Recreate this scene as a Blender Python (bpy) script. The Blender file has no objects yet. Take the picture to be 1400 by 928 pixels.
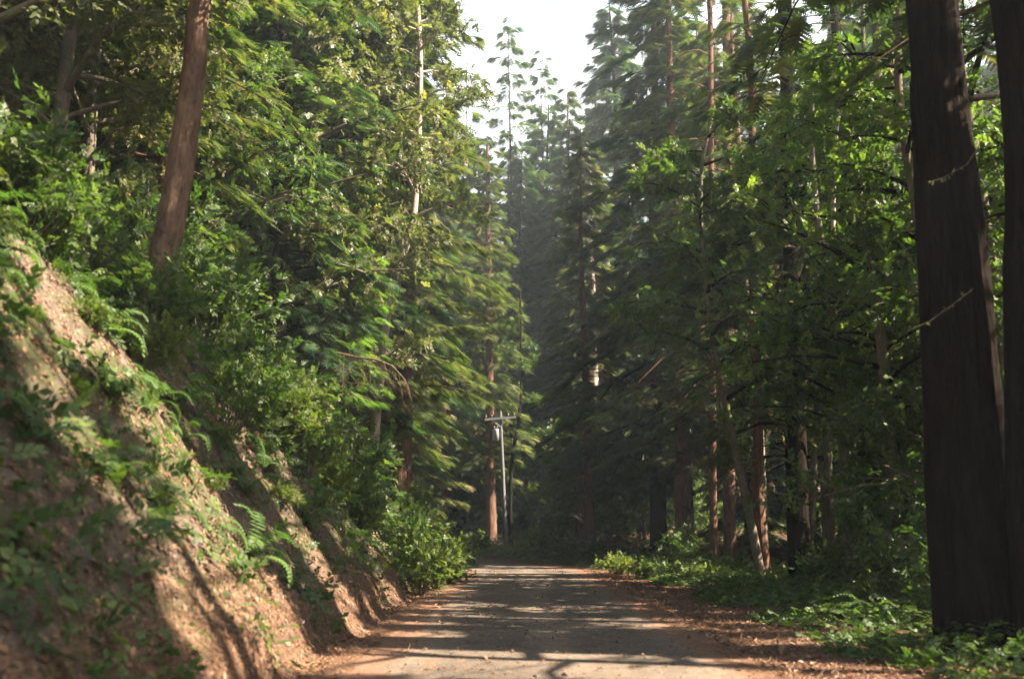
import bpy, math, random
import numpy as np
from mathutils import Vector, Matrix

scene = bpy.context.scene
col = scene.collection
PI = math.pi

# ------------------------------------------------------------------ camera
F_PX, CX, CY, CAM_Z = 1361.0, 700.0, 464.0, 1.5
PITCH = math.radians(10.86)
cam_d = bpy.data.cameras.new('camera')
cam = bpy.data.objects.new('camera', cam_d)
col.objects.link(cam)
cam.location = (0, 0, CAM_Z)
cam.rotation_euler = (math.radians(90) + PITCH, 0, 0)
cam_d.sensor_width = 36
cam_d.lens = 36 * F_PX / 1400
cam_d.clip_start = 0.05
cam_d.clip_end = 2000
cam_d.dof.use_dof = True
cam_d.dof.focus_distance = 34
cam_d.dof.aperture_fstop = 1.0
scene.camera = cam

# ------------------------------------------------------------------ sky, sun, exposure
SUN_EL = math.radians(43)
SUN_AZ = math.radians(12)          # how far the sun stands behind the camera's right shoulder
CLOUD0, CLOUD1 = .58, .74
world = bpy.data.worlds.new('World')
scene.world = world
world.use_nodes = True
wn, wl = world.node_tree.nodes, world.node_tree.links
wn.clear()
sky = wn.new('ShaderNodeTexSky')
sky.sky_type = 'NISHITA'
sky.sun_disc = False
sky.sun_elevation = SUN_EL
sky.sun_rotation = math.radians(90) + SUN_AZ
sky.air_density = 1.0
sky.dust_density = 3.0
bg = wn.new('ShaderNodeBackground')
bg.inputs['Strength'].default_value = 0.05
wo = wn.new('ShaderNodeOutputWorld')
wtc = wn.new('ShaderNodeTexCoord'); wmp = wn.new('ShaderNodeMapping'); wmp.inputs['Scale'].default_value = (1, 1, 2.2)
wl.new(wtc.outputs['Generated'], wmp.inputs[0])
wnz = wn.new('ShaderNodeTexNoise'); wnz.inputs['Scale'].default_value = 2.6; wnz.inputs['Detail'].default_value = 6; wnz.inputs['Roughness'].default_value = .55
wl.new(wmp.outputs[0], wnz.inputs['Vector'])
wrp = wn.new('ShaderNodeValToRGB'); wrp.color_ramp.elements[0].position = CLOUD0; wrp.color_ramp.elements[1].position = CLOUD1
wsp = wn.new('ShaderNodeSeparateXYZ'); wl.new(wtc.outputs['Generated'], wsp.inputs[0])
wlo = wn.new('ShaderNodeMath'); wlo.operation = 'MULTIPLY_ADD'; wlo.inputs[1].default_value = -1.35; wlo.inputs[2].default_value = .84
wl.new(wsp.outputs['Z'], wlo.inputs[0])                      # the white haze of the sky thins out towards the zenith
wad = wn.new('ShaderNodeMath'); wad.operation = 'ADD'; wl.new(wnz.outputs[0], wad.inputs[0]); wl.new(wlo.outputs[0], wad.inputs[1])
wl.new(wad.outputs[0], wrp.inputs[0])
wmx = wn.new('ShaderNodeMix'); wmx.data_type = 'RGBA'
wl.new(wrp.outputs[0], wmx.inputs[0]); wl.new(sky.outputs[0], wmx.inputs[6]); wmx.inputs[7].default_value = (5.6, 5.7, 5.8, 1)
wl.new(wmx.outputs[2], bg.inputs[0])
wl.new(bg.outputs[0], wo.inputs[0])

sun_d = bpy.data.lights.new('sun', 'SUN')
sun_d.energy = 5.0
sun_d.angle = math.radians(0.5)
sun_d.color = (1.0, 0.85, 0.68)
sun = bpy.data.objects.new('sun', sun_d)
col.objects.link(sun)
SUN = Vector((math.cos(SUN_EL) * math.cos(SUN_AZ), -math.cos(SUN_EL) * math.sin(SUN_AZ), math.sin(SUN_EL)))
sun.rotation_euler = SUN.to_track_quat('Z', 'Y').to_euler()
sun.location = (30, 0, 40)

scene.view_settings.view_transform = 'Standard'
scene.view_settings.look = 'None'
scene.view_settings.exposure = 2.9
scene.view_settings.gamma = 1
scene.view_settings.use_curve_mapping = False
scene.render.engine = 'CYCLES'
scene.cycles.max_bounces = 6
scene.cycles.diffuse_bounces = 2
scene.cycles.transmission_bounces = 4
scene.cycles.volume_bounces = 0
scene.cycles.transparent_max_bounces = 4

def P(px, py, d):
    """the point d metres down the road seen at a pixel of the 1400 px photograph"""
    u, v = (px - CX) / F_PX, (CY - py) / F_PX
    y = math.cos(PITCH) - v * math.sin(PITCH)
    z = math.sin(PITCH) + v * math.cos(PITCH)
    return Vector((u * d / y, d, CAM_Z + z * d / y))

def PIX(x, y, z):
    dz = z - CAM_Z
    fy = y * math.cos(PITCH) + dz * math.sin(PITCH)
    fz = -y * math.sin(PITCH) + dz * math.cos(PITCH)
    return CX + F_PX * x / fy, CY - F_PX * fz / fy

# ------------------------------------------------------------------ noise
_rs = np.random.RandomState(7)
_tab = _rs.rand(256, 256)
def vnoise(x, y, seed=0):
    x = np.asarray(x, float) + seed * 17.3; y = np.asarray(y, float) + seed * 9.7
    xi = np.floor(x).astype(int); yi = np.floor(y).astype(int)
    fx = x - xi; fy = y - yi
    fx = fx * fx * (3 - 2 * fx); fy = fy * fy * (3 - 2 * fy)
    a = _tab[xi & 255, yi & 255]; b = _tab[(xi + 1) & 255, yi & 255]
    c = _tab[xi & 255, (yi + 1) & 255]; d = _tab[(xi + 1) & 255, (yi + 1) & 255]
    return (a * (1 - fx) + b * fx) * (1 - fy) + (c * (1 - fx) + d * fx) * fy
def fbm(x, y, seed=0, o=4):
    v = 0; a = 0.5
    for k in range(o):
        v = v + a * vnoise(np.asarray(x) * 2 ** k, np.asarray(y) * 2 ** k, seed + k * 3)
        a *= 0.5
    return v
def sst(a, b, x):
    t = np.clip((x - a) / (b - a), 0, 1)
    return t * t * (3 - 2 * t)

# ------------------------------------------------------------------ terrain
RX, RY, RR = 0.5, 36.0, 22.0
def lateral(x, y):
    x = np.asarray(x, float); y = np.asarray(y, float)
    s1 = np.maximum(x - RX, -RR)
    s2 = np.hypot(x - (RX - RR), y - RY) - RR
    s3 = (y - RY) - RR
    return np.where(y < RY, s1, np.where(x > RX - RR, s2, s3))

def road_z(x, y):
    return 0.05 * (vnoise(np.asarray(x) * 0.25, np.asarray(y) * 0.35, 2) - 0.5) + 0.03 * (fbm(np.asarray(x) * 1.1, np.asarray(y) * 0.9, 5, 2) - 0.4)

def height(x, y, fine=True):
    x = np.asarray(x, float); y = np.asarray(y, float)
    s = lateral(x, y)
    z = road_z(x, y) - 0.035
    t = np.maximum(-s - 2.75 - 0.5 * (vnoise(y * 0.45, x * 0, 3) - 0.5), 0)
    steep = 1.28 - 0.45 * sst(20, 34, y)
    b = np.where(t < 3.8, steep * t, steep * 3.8 + (t - 3.8) * 0.62)
    b = b * sst(0, 0.5, t)
    b = np.where(t > 30, steep * 3.8 + 26.2 * 0.62 + np.minimum(t - 30, 100) * 0.25, b)
    if fine:
        am = sst(0.1, 1.0, t)
        b = b + am * (0.9 * (fbm(x * 0.45 + 3, y * 0.45, 8, 3) - 0.44) + 0.38 * (fbm(x * 1.5, y * 1.7 + z * 2, 11, 3) - 0.44) + 0.20 * (fbm(x * 4, y * 4, 13, 3) - 0.43))
    r = np.maximum(s - 3.6, 0)
    ahead = sst(40, 52, y)
    rr = -0.02 * r - 0.10 * np.maximum(r - 9, 0)
    ra = 0.07 * r
    right = np.maximum(rr * (1 - ahead) + ra * ahead, -4)
    if fine:
        right = right + sst(0, 1.5, r) * (0.3 * (fbm(x * 0.5, y * 0.5, 21, 3) - 0.4) + 0.08 * (fbm(x * 3, y * 3, 22, 2) - 0.4))
    return z + b + right

def gz(x, y):
    return float(height(np.array([x]), np.array([y]))[0])

# which way the sunlight comes down the gaps between the crowns: Y along the road, Q across the rays
SE, CE = math.sin(SUN_EL), math.cos(SUN_EL)
BANDS = [  # centre Y, half width, Q from, Q to, share of light
    (8.55, 0.5, 1.2, 9.0, 1.0), (11.35, 0.6, -2.0, 8.5, 1.1), (10.75, 0.75, 1.8, 8.5, 1.1), (12.9, 0.22, -7.5, 0.6, .9),
    (14.1, 0.25, -7.5, -0.3, 0.8), (14.5, 0.65, 0.6, 6.5, 1.0), (16.0, 0.35, -5.0, 0.8, 0.9), (17.6, 0.3, -5.0, 1.6, 0.7),
    (19.0, 0.4, 0.5, 7.0, 0.8), (20.7, 0.9, -7.5, 1.8, 1.1), (22.6, 0.35, -7.5, 0.0, 0.8), (24.6, 0.4, -7.5, 1.6, 0.8),
    (26.4, 1.6, 0.8, 5.0, 1.1), (28.4, 0.5, -7.5, 1.5, 0.8), (31.5, 0.9, -7.5, 1.8, 1.0), (34.5, 0.5, -1, 6, 0.8),
    (37.6, 1.8, -7.5, 2.4, 1.1), (42.5, 0.7, -7.5, 1.0, 0.8)]
def sunlit(p):
    """p (n,3): True where a crown leaves the sun a way down"""
    ca, sa = math.cos(SUN_AZ), math.sin(SUN_AZ)
    Y = p[:, 1] * ca + p[:, 0] * sa; Q = p[:, 2] * CE - (p[:, 0] * ca - p[:, 1] * sa) * SE - np.minimum(Y, 60) * .0
    Q = Q - Y * sa / ca * SE * ca * 1.0
    Yw = Y + 0.5 * (vnoise(Q * 0.7, Y * 0.25, 31) - 0.5) + 0.2 * (vnoise(Q * 2.3, Y * 0.8, 33) - 0.5)
    val = np.zeros(len(Y))
    for c, w, q0, q1, sh in BANDS:
        w = w * 1.3; e = 1 - np.abs(Yw - c) / w
        inq = sst(q0 - 0.4, q0 + 0.4, Q) * (1 - sst(q1 - 0.4, q1 + 0.4, Q))
        n = vnoise(Q * 0.9, Y * 2.2 + c, 35)
        val = np.maximum(val, np.where((n < sh * 0.75 + 0.14), np.clip(e * 6, 0, 1), 0) * inq)
    up = sst(4.0, 9.0, Q)
    dap = fbm(Q * 0.85, Y * 1.5, 41, 2)
    th = 0.50 - 0.09 * up - .03 * sst(9, 15, Q) - .14 * sst(9.8, 12.5, p[:, 0]) - .08 * (1 - sst(-4.5, -3, Q))
    dark = (Yw < 8.6) & (Q < 7)
    dap = np.where(dark, 0, dap)
    return (val > 0.5) | (dap > th)

# ------------------------------------------------------------------ scene records
def link(o):
    col.objects.link(o); return o
def props(o, label=None, cat=None, group=None, kind=None):
    if label: o['label'] = label
    if cat: o['category'] = cat
    if group: o['group'] = group
    if kind: o['kind'] = kind
    return o
def thing(name, label, cat, loc=(0, 0, 0), rz=0, group=None):
    o = link(bpy.data.objects.new(name, None))
    o.empty_display_size = 0.3
    o.location = loc; o.rotation_euler = (0, 0, rz)
    return props(o, label, cat, group)
def part(name, me, parent, kind=None):
    o = link(bpy.data.objects.new(name, me)); o.parent = parent
    if kind: o['kind'] = kind
    return o
def copy_thing(src, loc, rz=0, sc=1, label=None, group=None, tilt=(0, 0)):
    r = link(src.copy()); r.location = loc; r.rotation_euler = (tilt[0], tilt[1], rz)
    r.scale = (sc, sc, sc) if not isinstance(sc, tuple) else sc
    if label: r['label'] = label
    if group: r['group'] = group
    for ch in src.children:
        c = link(ch.copy()); c.parent = r
        for g in ch.children:
            d = link(g.copy()); d.parent = c
    return r

# ------------------------------------------------------------------ mesh from arrays
def mk(name, V, F, mat, tint=None, smooth=False, attr=None):
    """V (n,3), F (m,3 or 4)"""
    V = np.asarray(V, np.float32); F = np.asarray(F, np.int32)
    k = F.shape[1]; m = len(F)
    me = bpy.data.meshes.new(name)
    me.vertices.add(len(V)); me.vertices.foreach_set('co', V.ravel())
    me.loops.add(m * k); me.loops.foreach_set('vertex_index', F.ravel())
    me.polygons.add(m)
    me.polygons.foreach_set('loop_start', np.arange(0, m * k, k, dtype=np.int32))
    if tint is not None:
        a = me.attributes.new('tint', 'FLOAT', 'FACE'); a.data.foreach_set('value', np.asarray(tint, np.float32))
    if attr:
        for nm, arr in attr.items():
            a = me.attributes.new(nm, 'FLOAT', 'POINT'); a.data.foreach_set('value', np.asarray(arr, np.float32))
    me.update(calc_edges=True)
    me.polygons.foreach_set('use_smooth', np.full(m, smooth))
    me.materials.append(mat)
    me.validate()
    return me

def cat(parts):
    """join (V, F, tint) triples"""
    Vs, Fs, Ts, o = [], [], [], 0
    for V, F, T in parts:
        Vs.append(V); Fs.append(np.asarray(F) + o); Ts.append(T if T is not None else np.zeros(len(F))); o += len(V)
    return np.concatenate(Vs), np.concatenate(Fs), np.concatenate(Ts)

def tube(pts, rad, n=8, bump=0, seed=0, cap=True, flare=0):
    """tapered tube along a polyline, quads; bump: furrows in metres"""
    pts = [Vector(p) for p in pts]; m = len(pts)
    V = np.zeros((m * n, 3)); ref = None
    L = 0
    for i, p in enumerate(pts):
        t = (pts[min(i + 1, m - 1)] - pts[max(i - 1, 0)]).normalized()
        if i: L += (p - pts[i - 1]).length
        if ref is None: ref = t.orthogonal().normalized()
        ref = (ref - t * ref.dot(t)).normalized(); bi = t.cross(ref)
        a = np.arange(n) * 2 * PI / n
        r = np.full(n, rad[i] if hasattr(rad, '__len__') else rad)
        if bump:
            r = r + bump * (fbm(np.cos(a) * 2.2 * max(r[0] * 5, 1) + 9, np.sin(a) * 2.2 * max(r[0] * 5, 1) + L * 0.35, seed, 3) - 0.44) * 2
            r = r + bump * 0.8 * (np.abs(np.sin(a * 7 + L * 0.4 + seed)) - 0.6)
        if flare:
            r = r * (1 + flare * math.exp(-L / 0.5) * (1 + 0.5 * np.sin(a * 5 + seed)))
        ring = np.outer(np.cos(a) * r, np.array(ref)) + np.outer(np.sin(a) * r, np.array(bi)) + np.array(p)
        V[i * n:(i + 1) * n] = ring
    F = []
    for i in range(m - 1):
        for j in range(n):
            k = (j + 1) % n
            F.append((i * n + j, i * n + k, (i + 1) * n + k, (i + 1) * n + j))
    return V, np.array(F)

def smooth_path(ctrl, n):
    """Catmull-Rom through control points"""
    c = [np.array(p, float) for p in ctrl]
    c = [2 * c[0] - c[1]] + c + [2 * c[-1] - c[-2]]
    seg = len(c) - 3; out = []
    for i in range(n):
        u = i / (n - 1) * seg; k = min(int(u), seg - 1); t = u - k
        p0, p1, p2, p3 = c[k:k + 4]
        out.append(0.5 * (2 * p1 + (p2 - p0) * t + (2 * p0 - 5 * p1 + 4 * p2 - p3) * t * t + (3 * p1 - p0 - 3 * p2 + p3) * t ** 3))
    return out

def stamp(TV, TF, pos, X, N, S, rng):
    """copies of a template (along +x, flat in xy) at pos, x axis along X, normal near N, size S"""
    X = X / (np.linalg.norm(X, axis=1, keepdims=True) + 1e-9)
    Y = np.cross(N, X); Y /= (np.linalg.norm(Y, axis=1, keepdims=True) + 1e-9)
    Z = np.cross(X, Y)
    k, n = len(TV), len(pos)
    V = (pos[:, None, :] + (TV[None, :, 0, None] * X[:, None, :] + TV[None, :, 1, None] * Y[:, None, :] + TV[None, :, 2, None] * Z[:, None, :]) * S[:, None, None])
    F = TF[None, :, :] + (np.arange(n) * k)[:, None, None]
    T = np.repeat(rng.rand(n), len(TF)) * 0.7 + rng.rand(n * len(TF)) * 0.3
    return V.reshape(-1, 3), F.reshape(-1, TF.shape[1]), T

# ------------------------------------------------------------------ leaf templates
def tmpl_frond(pairs=7, w=0.16, taper=True, droop=0.25, wl=0.055):
    V, F = [], []
    for i in range(pairs):
        t = (i + 0.6) / (pairs + 0.4)
        l = 0.42 * (math.sin(PI * min(1, t * 0.85 + 0.18))) + 0.05
        for s in (-1, 1):
            z = -droop * t * t
            b = len(V)
            V += [(t - wl, 0, z), (t + wl, 0, z), (t + 0.22 * 1, s * l, z - 0.12 * l)]
            F.append((b, b + 1, b + 2))
    b = len(V)
    V += [(0.82, -0.03, -droop * .7), (0.82, 0.03, -droop * .7), (1.1, 0, -droop * 1.2)]
    F.append((b, b + 1, b + 2))
    return np.array(V), np.array(F)
FIR = tmpl_frond(7, wl=0.07)
FIRF = tmpl_frond(10, wl=0.04)
def tmpl_leaf(w=0.5, fold=0.12):
    """one pointed leaf, folded on its midrib: 4 triangles"""
    V = np.array([(0, 0, 0), (0.45, w * 0.5, fold), (0.45, -w * 0.5, fold), (1, 0, -0.1), (0.5, 0, 0)])
    F = np.array([(0, 4, 1), (4, 3, 1), (0, 2, 4), (4, 2, 3)])
    return V, F
LEAF = tmpl_leaf()
def tmpl_twig(n, rng, leafsize=0.36, w=0.55):
    """a twig with n leaves either side, length 1; 2 triangles a leaf"""
    V, F = [], []
    for i in range(n):
        t = (i + 1) / n
        s = 1 if i % 2 else -1
        a = s * (0.9 - 0.5 * t) + rng.uniform(-.25, .25)
        d = np.array((math.cos(a), math.sin(a), rng.uniform(-.45, .15)))
        d /= np.linalg.norm(d)
        q = np.cross(d, (rng.uniform(-.4, .4), rng.uniform(-.4, .4), 1)); q /= np.linalg.norm(q)
        p = np.array((t * 0.75, 0, -0.12 * t))
        l = leafsize * rng.uniform(.7, 1.15)
        b = len(V)
        V += [p, p + d * l * .5 + q * l * w * .5, p + d * l, p + d * l * .5 - q * l * w * .5]
        F += [(b, b + 1, b + 2), (b, b + 2, b + 3)]
    return np.array(V), np.array(F)
TW = [tmpl_twig(7, random.Random(k)) for k in range(3)]

# ------------------------------------------------------------------ materials
def new_mat(name):
    m = bpy.data.materials.new(name); m.use_nodes = True
    nt = m.node_tree; nt.nodes.clear()
    return m, nt.nodes, nt.links
def ramp(n, stops):
    r = n.new('ShaderNodeValToRGB'); el = r.color_ramp.elements
    el[0].position, el[0].color = stops[0][0], (*stops[0][1], 1)
    el[1].position, el[1].color = stops[-1][0], (*stops[-1][1], 1)
    for p, c in stops[1:-1]:
        e = el.new(p); e.color = (*c, 1)
    return r
def noise(n, l, scale, detail=4, rough=.6, vec=None, dist=0):
    t = n.new('ShaderNodeTexNoise'); t.inputs['Scale'].default_value = scale
    t.inputs['Detail'].default_value = detail; t.inputs['Roughness'].default_value = rough
    t.inputs['Distortion'].default_value = dist
    if vec is not None: l.new(vec, t.inputs['Vector'])
    return t
def coords(n, l, sc=(1, 1, 1), which='Object'):
    tc = n.new('ShaderNodeTexCoord'); mp = n.new('ShaderNodeMapping'); mp.inputs['Scale'].default_value = sc
    l.new(tc.outputs[which], mp.inputs['Vector']); return mp.outputs[0]

def mat_leaf(name, stops, trans=0.42, rough=0.5, spec=0.35, tcol=(1.0, 1.22, 0.46)):
    m, n, l = new_mat(name)
    at = n.new('ShaderNodeAttribute'); at.attribute_name = 'tint'
    oi = n.new('ShaderNodeObjectInfo')
    ad = n.new('ShaderNodeMath'); ad.operation = 'MULTIPLY_ADD'
    l.new(oi.outputs['Random'], ad.inputs[0]); ad.inputs[1].default_value = 0.22
    sc = n.new('ShaderNodeMath'); sc.operation = 'MULTIPLY'; l.new(at.outputs['Fac'], sc.inputs[0]); sc.inputs[1].default_value = 0.78
    l.new(sc.outputs[0], ad.inputs[2])
    r = ramp(n, stops); l.new(ad.outputs[0], r.inputs[0])
    pb = n.new('ShaderNodeBsdfPrincipled'); pb.inputs['Roughness'].default_value = rough
    pb.inputs['Specular IOR Level'].default_value = spec
    l.new(r.outputs[0], pb.inputs['Base Color'])
    tr = n.new('ShaderNodeBsdfTranslucent')
    mu = n.new('ShaderNodeMix'); mu.data_type = 'RGBA'; mu.blend_type = 'MULTIPLY'; mu.inputs[0].default_value = 1
    l.new(r.outputs[0], mu.inputs[6]); mu.inputs[7].default_value = (tcol[0] * 1.3, tcol[1] * 1.3, tcol[2] * 1.3, 1)
    l.new(mu.outputs[2], tr.inputs[0])
    mx = n.new('ShaderNodeMixShader'); mx.inputs[0].default_value = trans
    l.new(pb.outputs[0], mx.inputs[1]); l.new(tr.outputs[0], mx.inputs[2])
    o = n.new('ShaderNodeOutputMaterial'); l.new(mx.outputs[0], o.inputs[0])
    return m

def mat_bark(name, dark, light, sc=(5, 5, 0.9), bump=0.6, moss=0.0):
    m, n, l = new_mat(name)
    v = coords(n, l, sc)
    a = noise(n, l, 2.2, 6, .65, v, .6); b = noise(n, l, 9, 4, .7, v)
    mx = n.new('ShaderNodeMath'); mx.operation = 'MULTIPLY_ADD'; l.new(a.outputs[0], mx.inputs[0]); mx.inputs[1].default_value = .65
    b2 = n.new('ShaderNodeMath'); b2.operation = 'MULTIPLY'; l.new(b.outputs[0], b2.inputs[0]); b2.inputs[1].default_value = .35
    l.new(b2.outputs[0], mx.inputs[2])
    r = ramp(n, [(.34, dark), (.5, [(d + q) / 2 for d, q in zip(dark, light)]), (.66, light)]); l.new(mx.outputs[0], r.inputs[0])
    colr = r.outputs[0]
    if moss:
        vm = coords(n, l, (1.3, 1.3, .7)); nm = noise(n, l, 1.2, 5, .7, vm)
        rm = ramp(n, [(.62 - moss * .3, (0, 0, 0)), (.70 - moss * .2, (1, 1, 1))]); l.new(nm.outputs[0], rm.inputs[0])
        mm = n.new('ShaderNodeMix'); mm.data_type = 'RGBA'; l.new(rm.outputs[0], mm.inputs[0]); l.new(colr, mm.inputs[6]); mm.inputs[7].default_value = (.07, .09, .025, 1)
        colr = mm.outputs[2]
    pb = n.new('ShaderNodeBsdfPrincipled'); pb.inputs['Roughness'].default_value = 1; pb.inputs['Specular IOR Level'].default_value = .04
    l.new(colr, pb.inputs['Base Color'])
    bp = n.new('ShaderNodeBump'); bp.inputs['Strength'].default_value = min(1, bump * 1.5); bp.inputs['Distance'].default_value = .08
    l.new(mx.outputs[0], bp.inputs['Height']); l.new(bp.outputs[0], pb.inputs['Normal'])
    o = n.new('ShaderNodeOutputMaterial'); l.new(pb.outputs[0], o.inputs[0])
    return m

M = {}
M['fir'] = mat_leaf('fir_needles', [(0, (.015, .036, .018)), (.45, (.036, .070, .030)), (.8, (.08, .112, .044)), (1, (.17, .145, .075))], .34, spec=.15, rough=.6)
M['redwood'] = mat_leaf('redwood_needles', [(0, (.022, .042, .017)), (.5, (.062, .088, .032)), (.78, (.14, .135, .06)), (.92, (.21, .16, .09)), (1, (.26, .12, .065))], .38, spec=.15, rough=.6)
M['young'] = mat_leaf('young_needles', [(0, (.05, .095, .02)), (1, (.12, .19, .04))], .45)
M['broad'] = mat_leaf('broad_leaves', [(0, (.022, .048, .013)), (.5, (.058, .096, .026)), (.85, (.13, .16, .05)), (1, (.24, .19, .08))], .45, rough=.5, spec=.3)
M['bay'] = mat_leaf('bay_leaves', [(0, (.03, .046, .016)), (.5, (.08, .092, .036)), (.82, (.155, .15, .07)), (1, (.30, .19, .11))], .42, rough=.5, spec=.3)
M['maple'] = mat_leaf('maple_leaves', [(0, (.035, .07, .014)), (.55, (.085, .13, .028)), (.85, (.15, .19, .045)), (1, (.28, .22, .07))], .48, rough=.5, spec=.3)
M['shrub'] = mat_leaf('shrub_leaves', [(0, (.045, .07, .017)), (.6, (.10, .13, .032)), (1, (.24, .22, .06))], .45)
M['cover'] = mat_leaf('ground_cover_leaves', [(0, (.025, .05, .014)), (.6, (.06, .10, .025)), (.9, (.13, .17, .04)), (1, (.34, .28, .07))], .4)
M['fern'] = mat_leaf('fern_leaves', [(0, (.03, .07, .015)), (.7, (.07, .12, .025)), (1, (.16, .14, .04))], .4)
M['litter'] = mat_leaf('dead_leaves', [(0, (.07, .036, .02)), (.5, (.18, .10, .058)), (1, (.36, .25, .16))], .12, spec=.2, tcol=(1, .8, .6))
M['bark_red'] = mat_bark('redwood_bark', (.035, .02, .014), (.20, .115, .08))
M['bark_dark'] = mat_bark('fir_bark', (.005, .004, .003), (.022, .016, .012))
M['bark_grey'] = mat_bark('smooth_bark', (.06, .048, .036), (.19, .155, .12), sc=(2.5, 2.5, 1.6), bump=.3, moss=.35)
M['bark_brown'] = mat_bark('brown_smooth_bark', (.045, .028, .02), (.20, .125, .085), sc=(3, 3, 1.0), bump=.4)
M['bark_pale'] = mat_bark('pale_bark', (.20, .15, .12), (.42, .34, .28), sc=(2.5, 2.5, 1.2), bump=.3)
M['wood_grey'] = mat_bark('weathered_pole_wood', (.07, .07, .07), (.17, .17, .175), sc=(14, 14, .5), bump=.3)
M['deadwood'] = mat_bark('dead_wood', (.06, .038, .026), (.20, .135, .095), sc=(8, 8, 2), bump=.3)

def mat_simple(name, c, rough=.6, metal=0):
    m, n, l = new_mat(name)
    v = coords(n, l); a = noise(n, l, 12, 4, .6, v)
    r = ramp(n, [(.3, [q * .75 for q in c]), (.7, [min(1, q * 1.15) for q in c])]); l.new(a.outputs[0], r.inputs[0])
    pb = n.new('ShaderNodeBsdfPrincipled'); pb.inputs['Roughness'].default_value = rough; pb.inputs['Metallic'].default_value = metal
    l.new(r.outputs[0], pb.inputs['Base Color'])
    o = n.new('ShaderNodeOutputMaterial'); l.new(pb.outputs[0], o.inputs[0]); return m
M['galv'] = mat_simple('galvanised_grey', (.33, .35, .38), .5, .3)
M['porcelain'] = mat_simple('brown_porcelain', (.20, .12, .09), .3)

def mat_ground():
    m, n, l = new_mat('forest_soil')
    v = coords(n, l, which='Object')
    sh = n.new('ShaderNodeAttribute'); sh.attribute_name = 'shoulder'
    bk = n.new('ShaderNodeAttribute'); bk.attribute_name = 'bank'
    big = noise(n, l, .7, 5, .65, v); mid = noise(n, l, 6, 6, .7, v); fin = noise(n, l, 38, 4, .75, v, .5)
    vor = n.new('ShaderNodeTexVoronoi'); vor.inputs['Scale'].default_value = 26; l.new(v, vor.inputs['Vector'])
    # forest floor
    r1 = ramp(n, [(.3, (.035, .022, .013)), (.55, (.10, .06, .035)), (.75, (.17, .10, .055))]); l.new(mid.outputs[0], r1.inputs[0])
    # rusty needles on the shoulder
    r2 = ramp(n, [(.3, (.05, .026, .016)), (.5, (.13, .075, .050)), (.7, (.25, .165, .12))]); l.new(fin.outputs[0], r2.inputs[0])
    # cut bank: clay with litter
    r3 = ramp(n, [(.3, (.04, .030, .021)), (.5, (.125, .092, .068)), (.70, (.34, .27, .21))])
    mm = n.new('ShaderNodeMath'); mm.operation = 'MULTIPLY_ADD'; l.new(mid.outputs[0], mm.inputs[0]); mm.inputs[1].default_value = .55
    mm2 = n.new('ShaderNodeMath'); mm2.operation = 'MULTIPLY'; l.new(fin.outputs[0], mm2.inputs[0]); mm2.inputs[1].default_value = .45; l.new(mm2.outputs[0], mm.inputs[2])
    l.new(mm.outputs[0], r3.inputs[0])
    m1 = n.new('ShaderNodeMix'); m1.data_type = 'RGBA'; l.new(sh.outputs['Fac'], m1.inputs[0]); l.new(r1.outputs[0], m1.inputs[6]); l.new(r2.outputs[0], m1.inputs[7])
    m2 = n.new('ShaderNodeMix'); m2.data_type = 'RGBA'; l.new(bk.outputs['Fac'], m2.inputs[0]); l.new(m1.outputs[2], m2.inputs[6]); l.new(r3.outputs[0], m2.inputs[7])
    # moss patches, widened and darkened to deepen the shade on the bank
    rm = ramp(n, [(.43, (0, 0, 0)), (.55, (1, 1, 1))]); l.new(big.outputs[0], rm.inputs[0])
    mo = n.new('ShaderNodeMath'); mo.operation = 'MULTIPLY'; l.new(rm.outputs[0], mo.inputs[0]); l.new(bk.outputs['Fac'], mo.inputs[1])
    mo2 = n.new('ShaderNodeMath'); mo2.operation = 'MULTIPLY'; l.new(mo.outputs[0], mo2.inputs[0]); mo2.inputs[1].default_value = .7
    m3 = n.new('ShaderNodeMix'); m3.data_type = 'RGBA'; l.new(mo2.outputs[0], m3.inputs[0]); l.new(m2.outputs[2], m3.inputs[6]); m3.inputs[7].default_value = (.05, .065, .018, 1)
    pb = n.new('ShaderNodeBsdfPrincipled'); pb.inputs['Roughness'].default_value = .97; pb.inputs['Specular IOR Level'].default_value = .1
    l.new(m3.outputs[2], pb.inputs['Base Color'])
    hs = n.new('ShaderNodeMath'); hs.operation = 'ADD'; l.new(fin.outputs[0], hs.inputs[0]); l.new(mid.outputs[0], hs.inputs[1])
    bp = n.new('ShaderNodeBump'); bp.inputs['Strength'].default_value = .9; bp.inputs['Distance'].default_value = .05
    l.new(hs.outputs[0], bp.inputs['Height']); l.new(bp.outputs[0], pb.inputs['Normal'])
    o = n.new('ShaderNodeOutputMaterial'); l.new(pb.outputs[0], o.inputs[0]); return m
M['ground'] = mat_ground()

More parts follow.
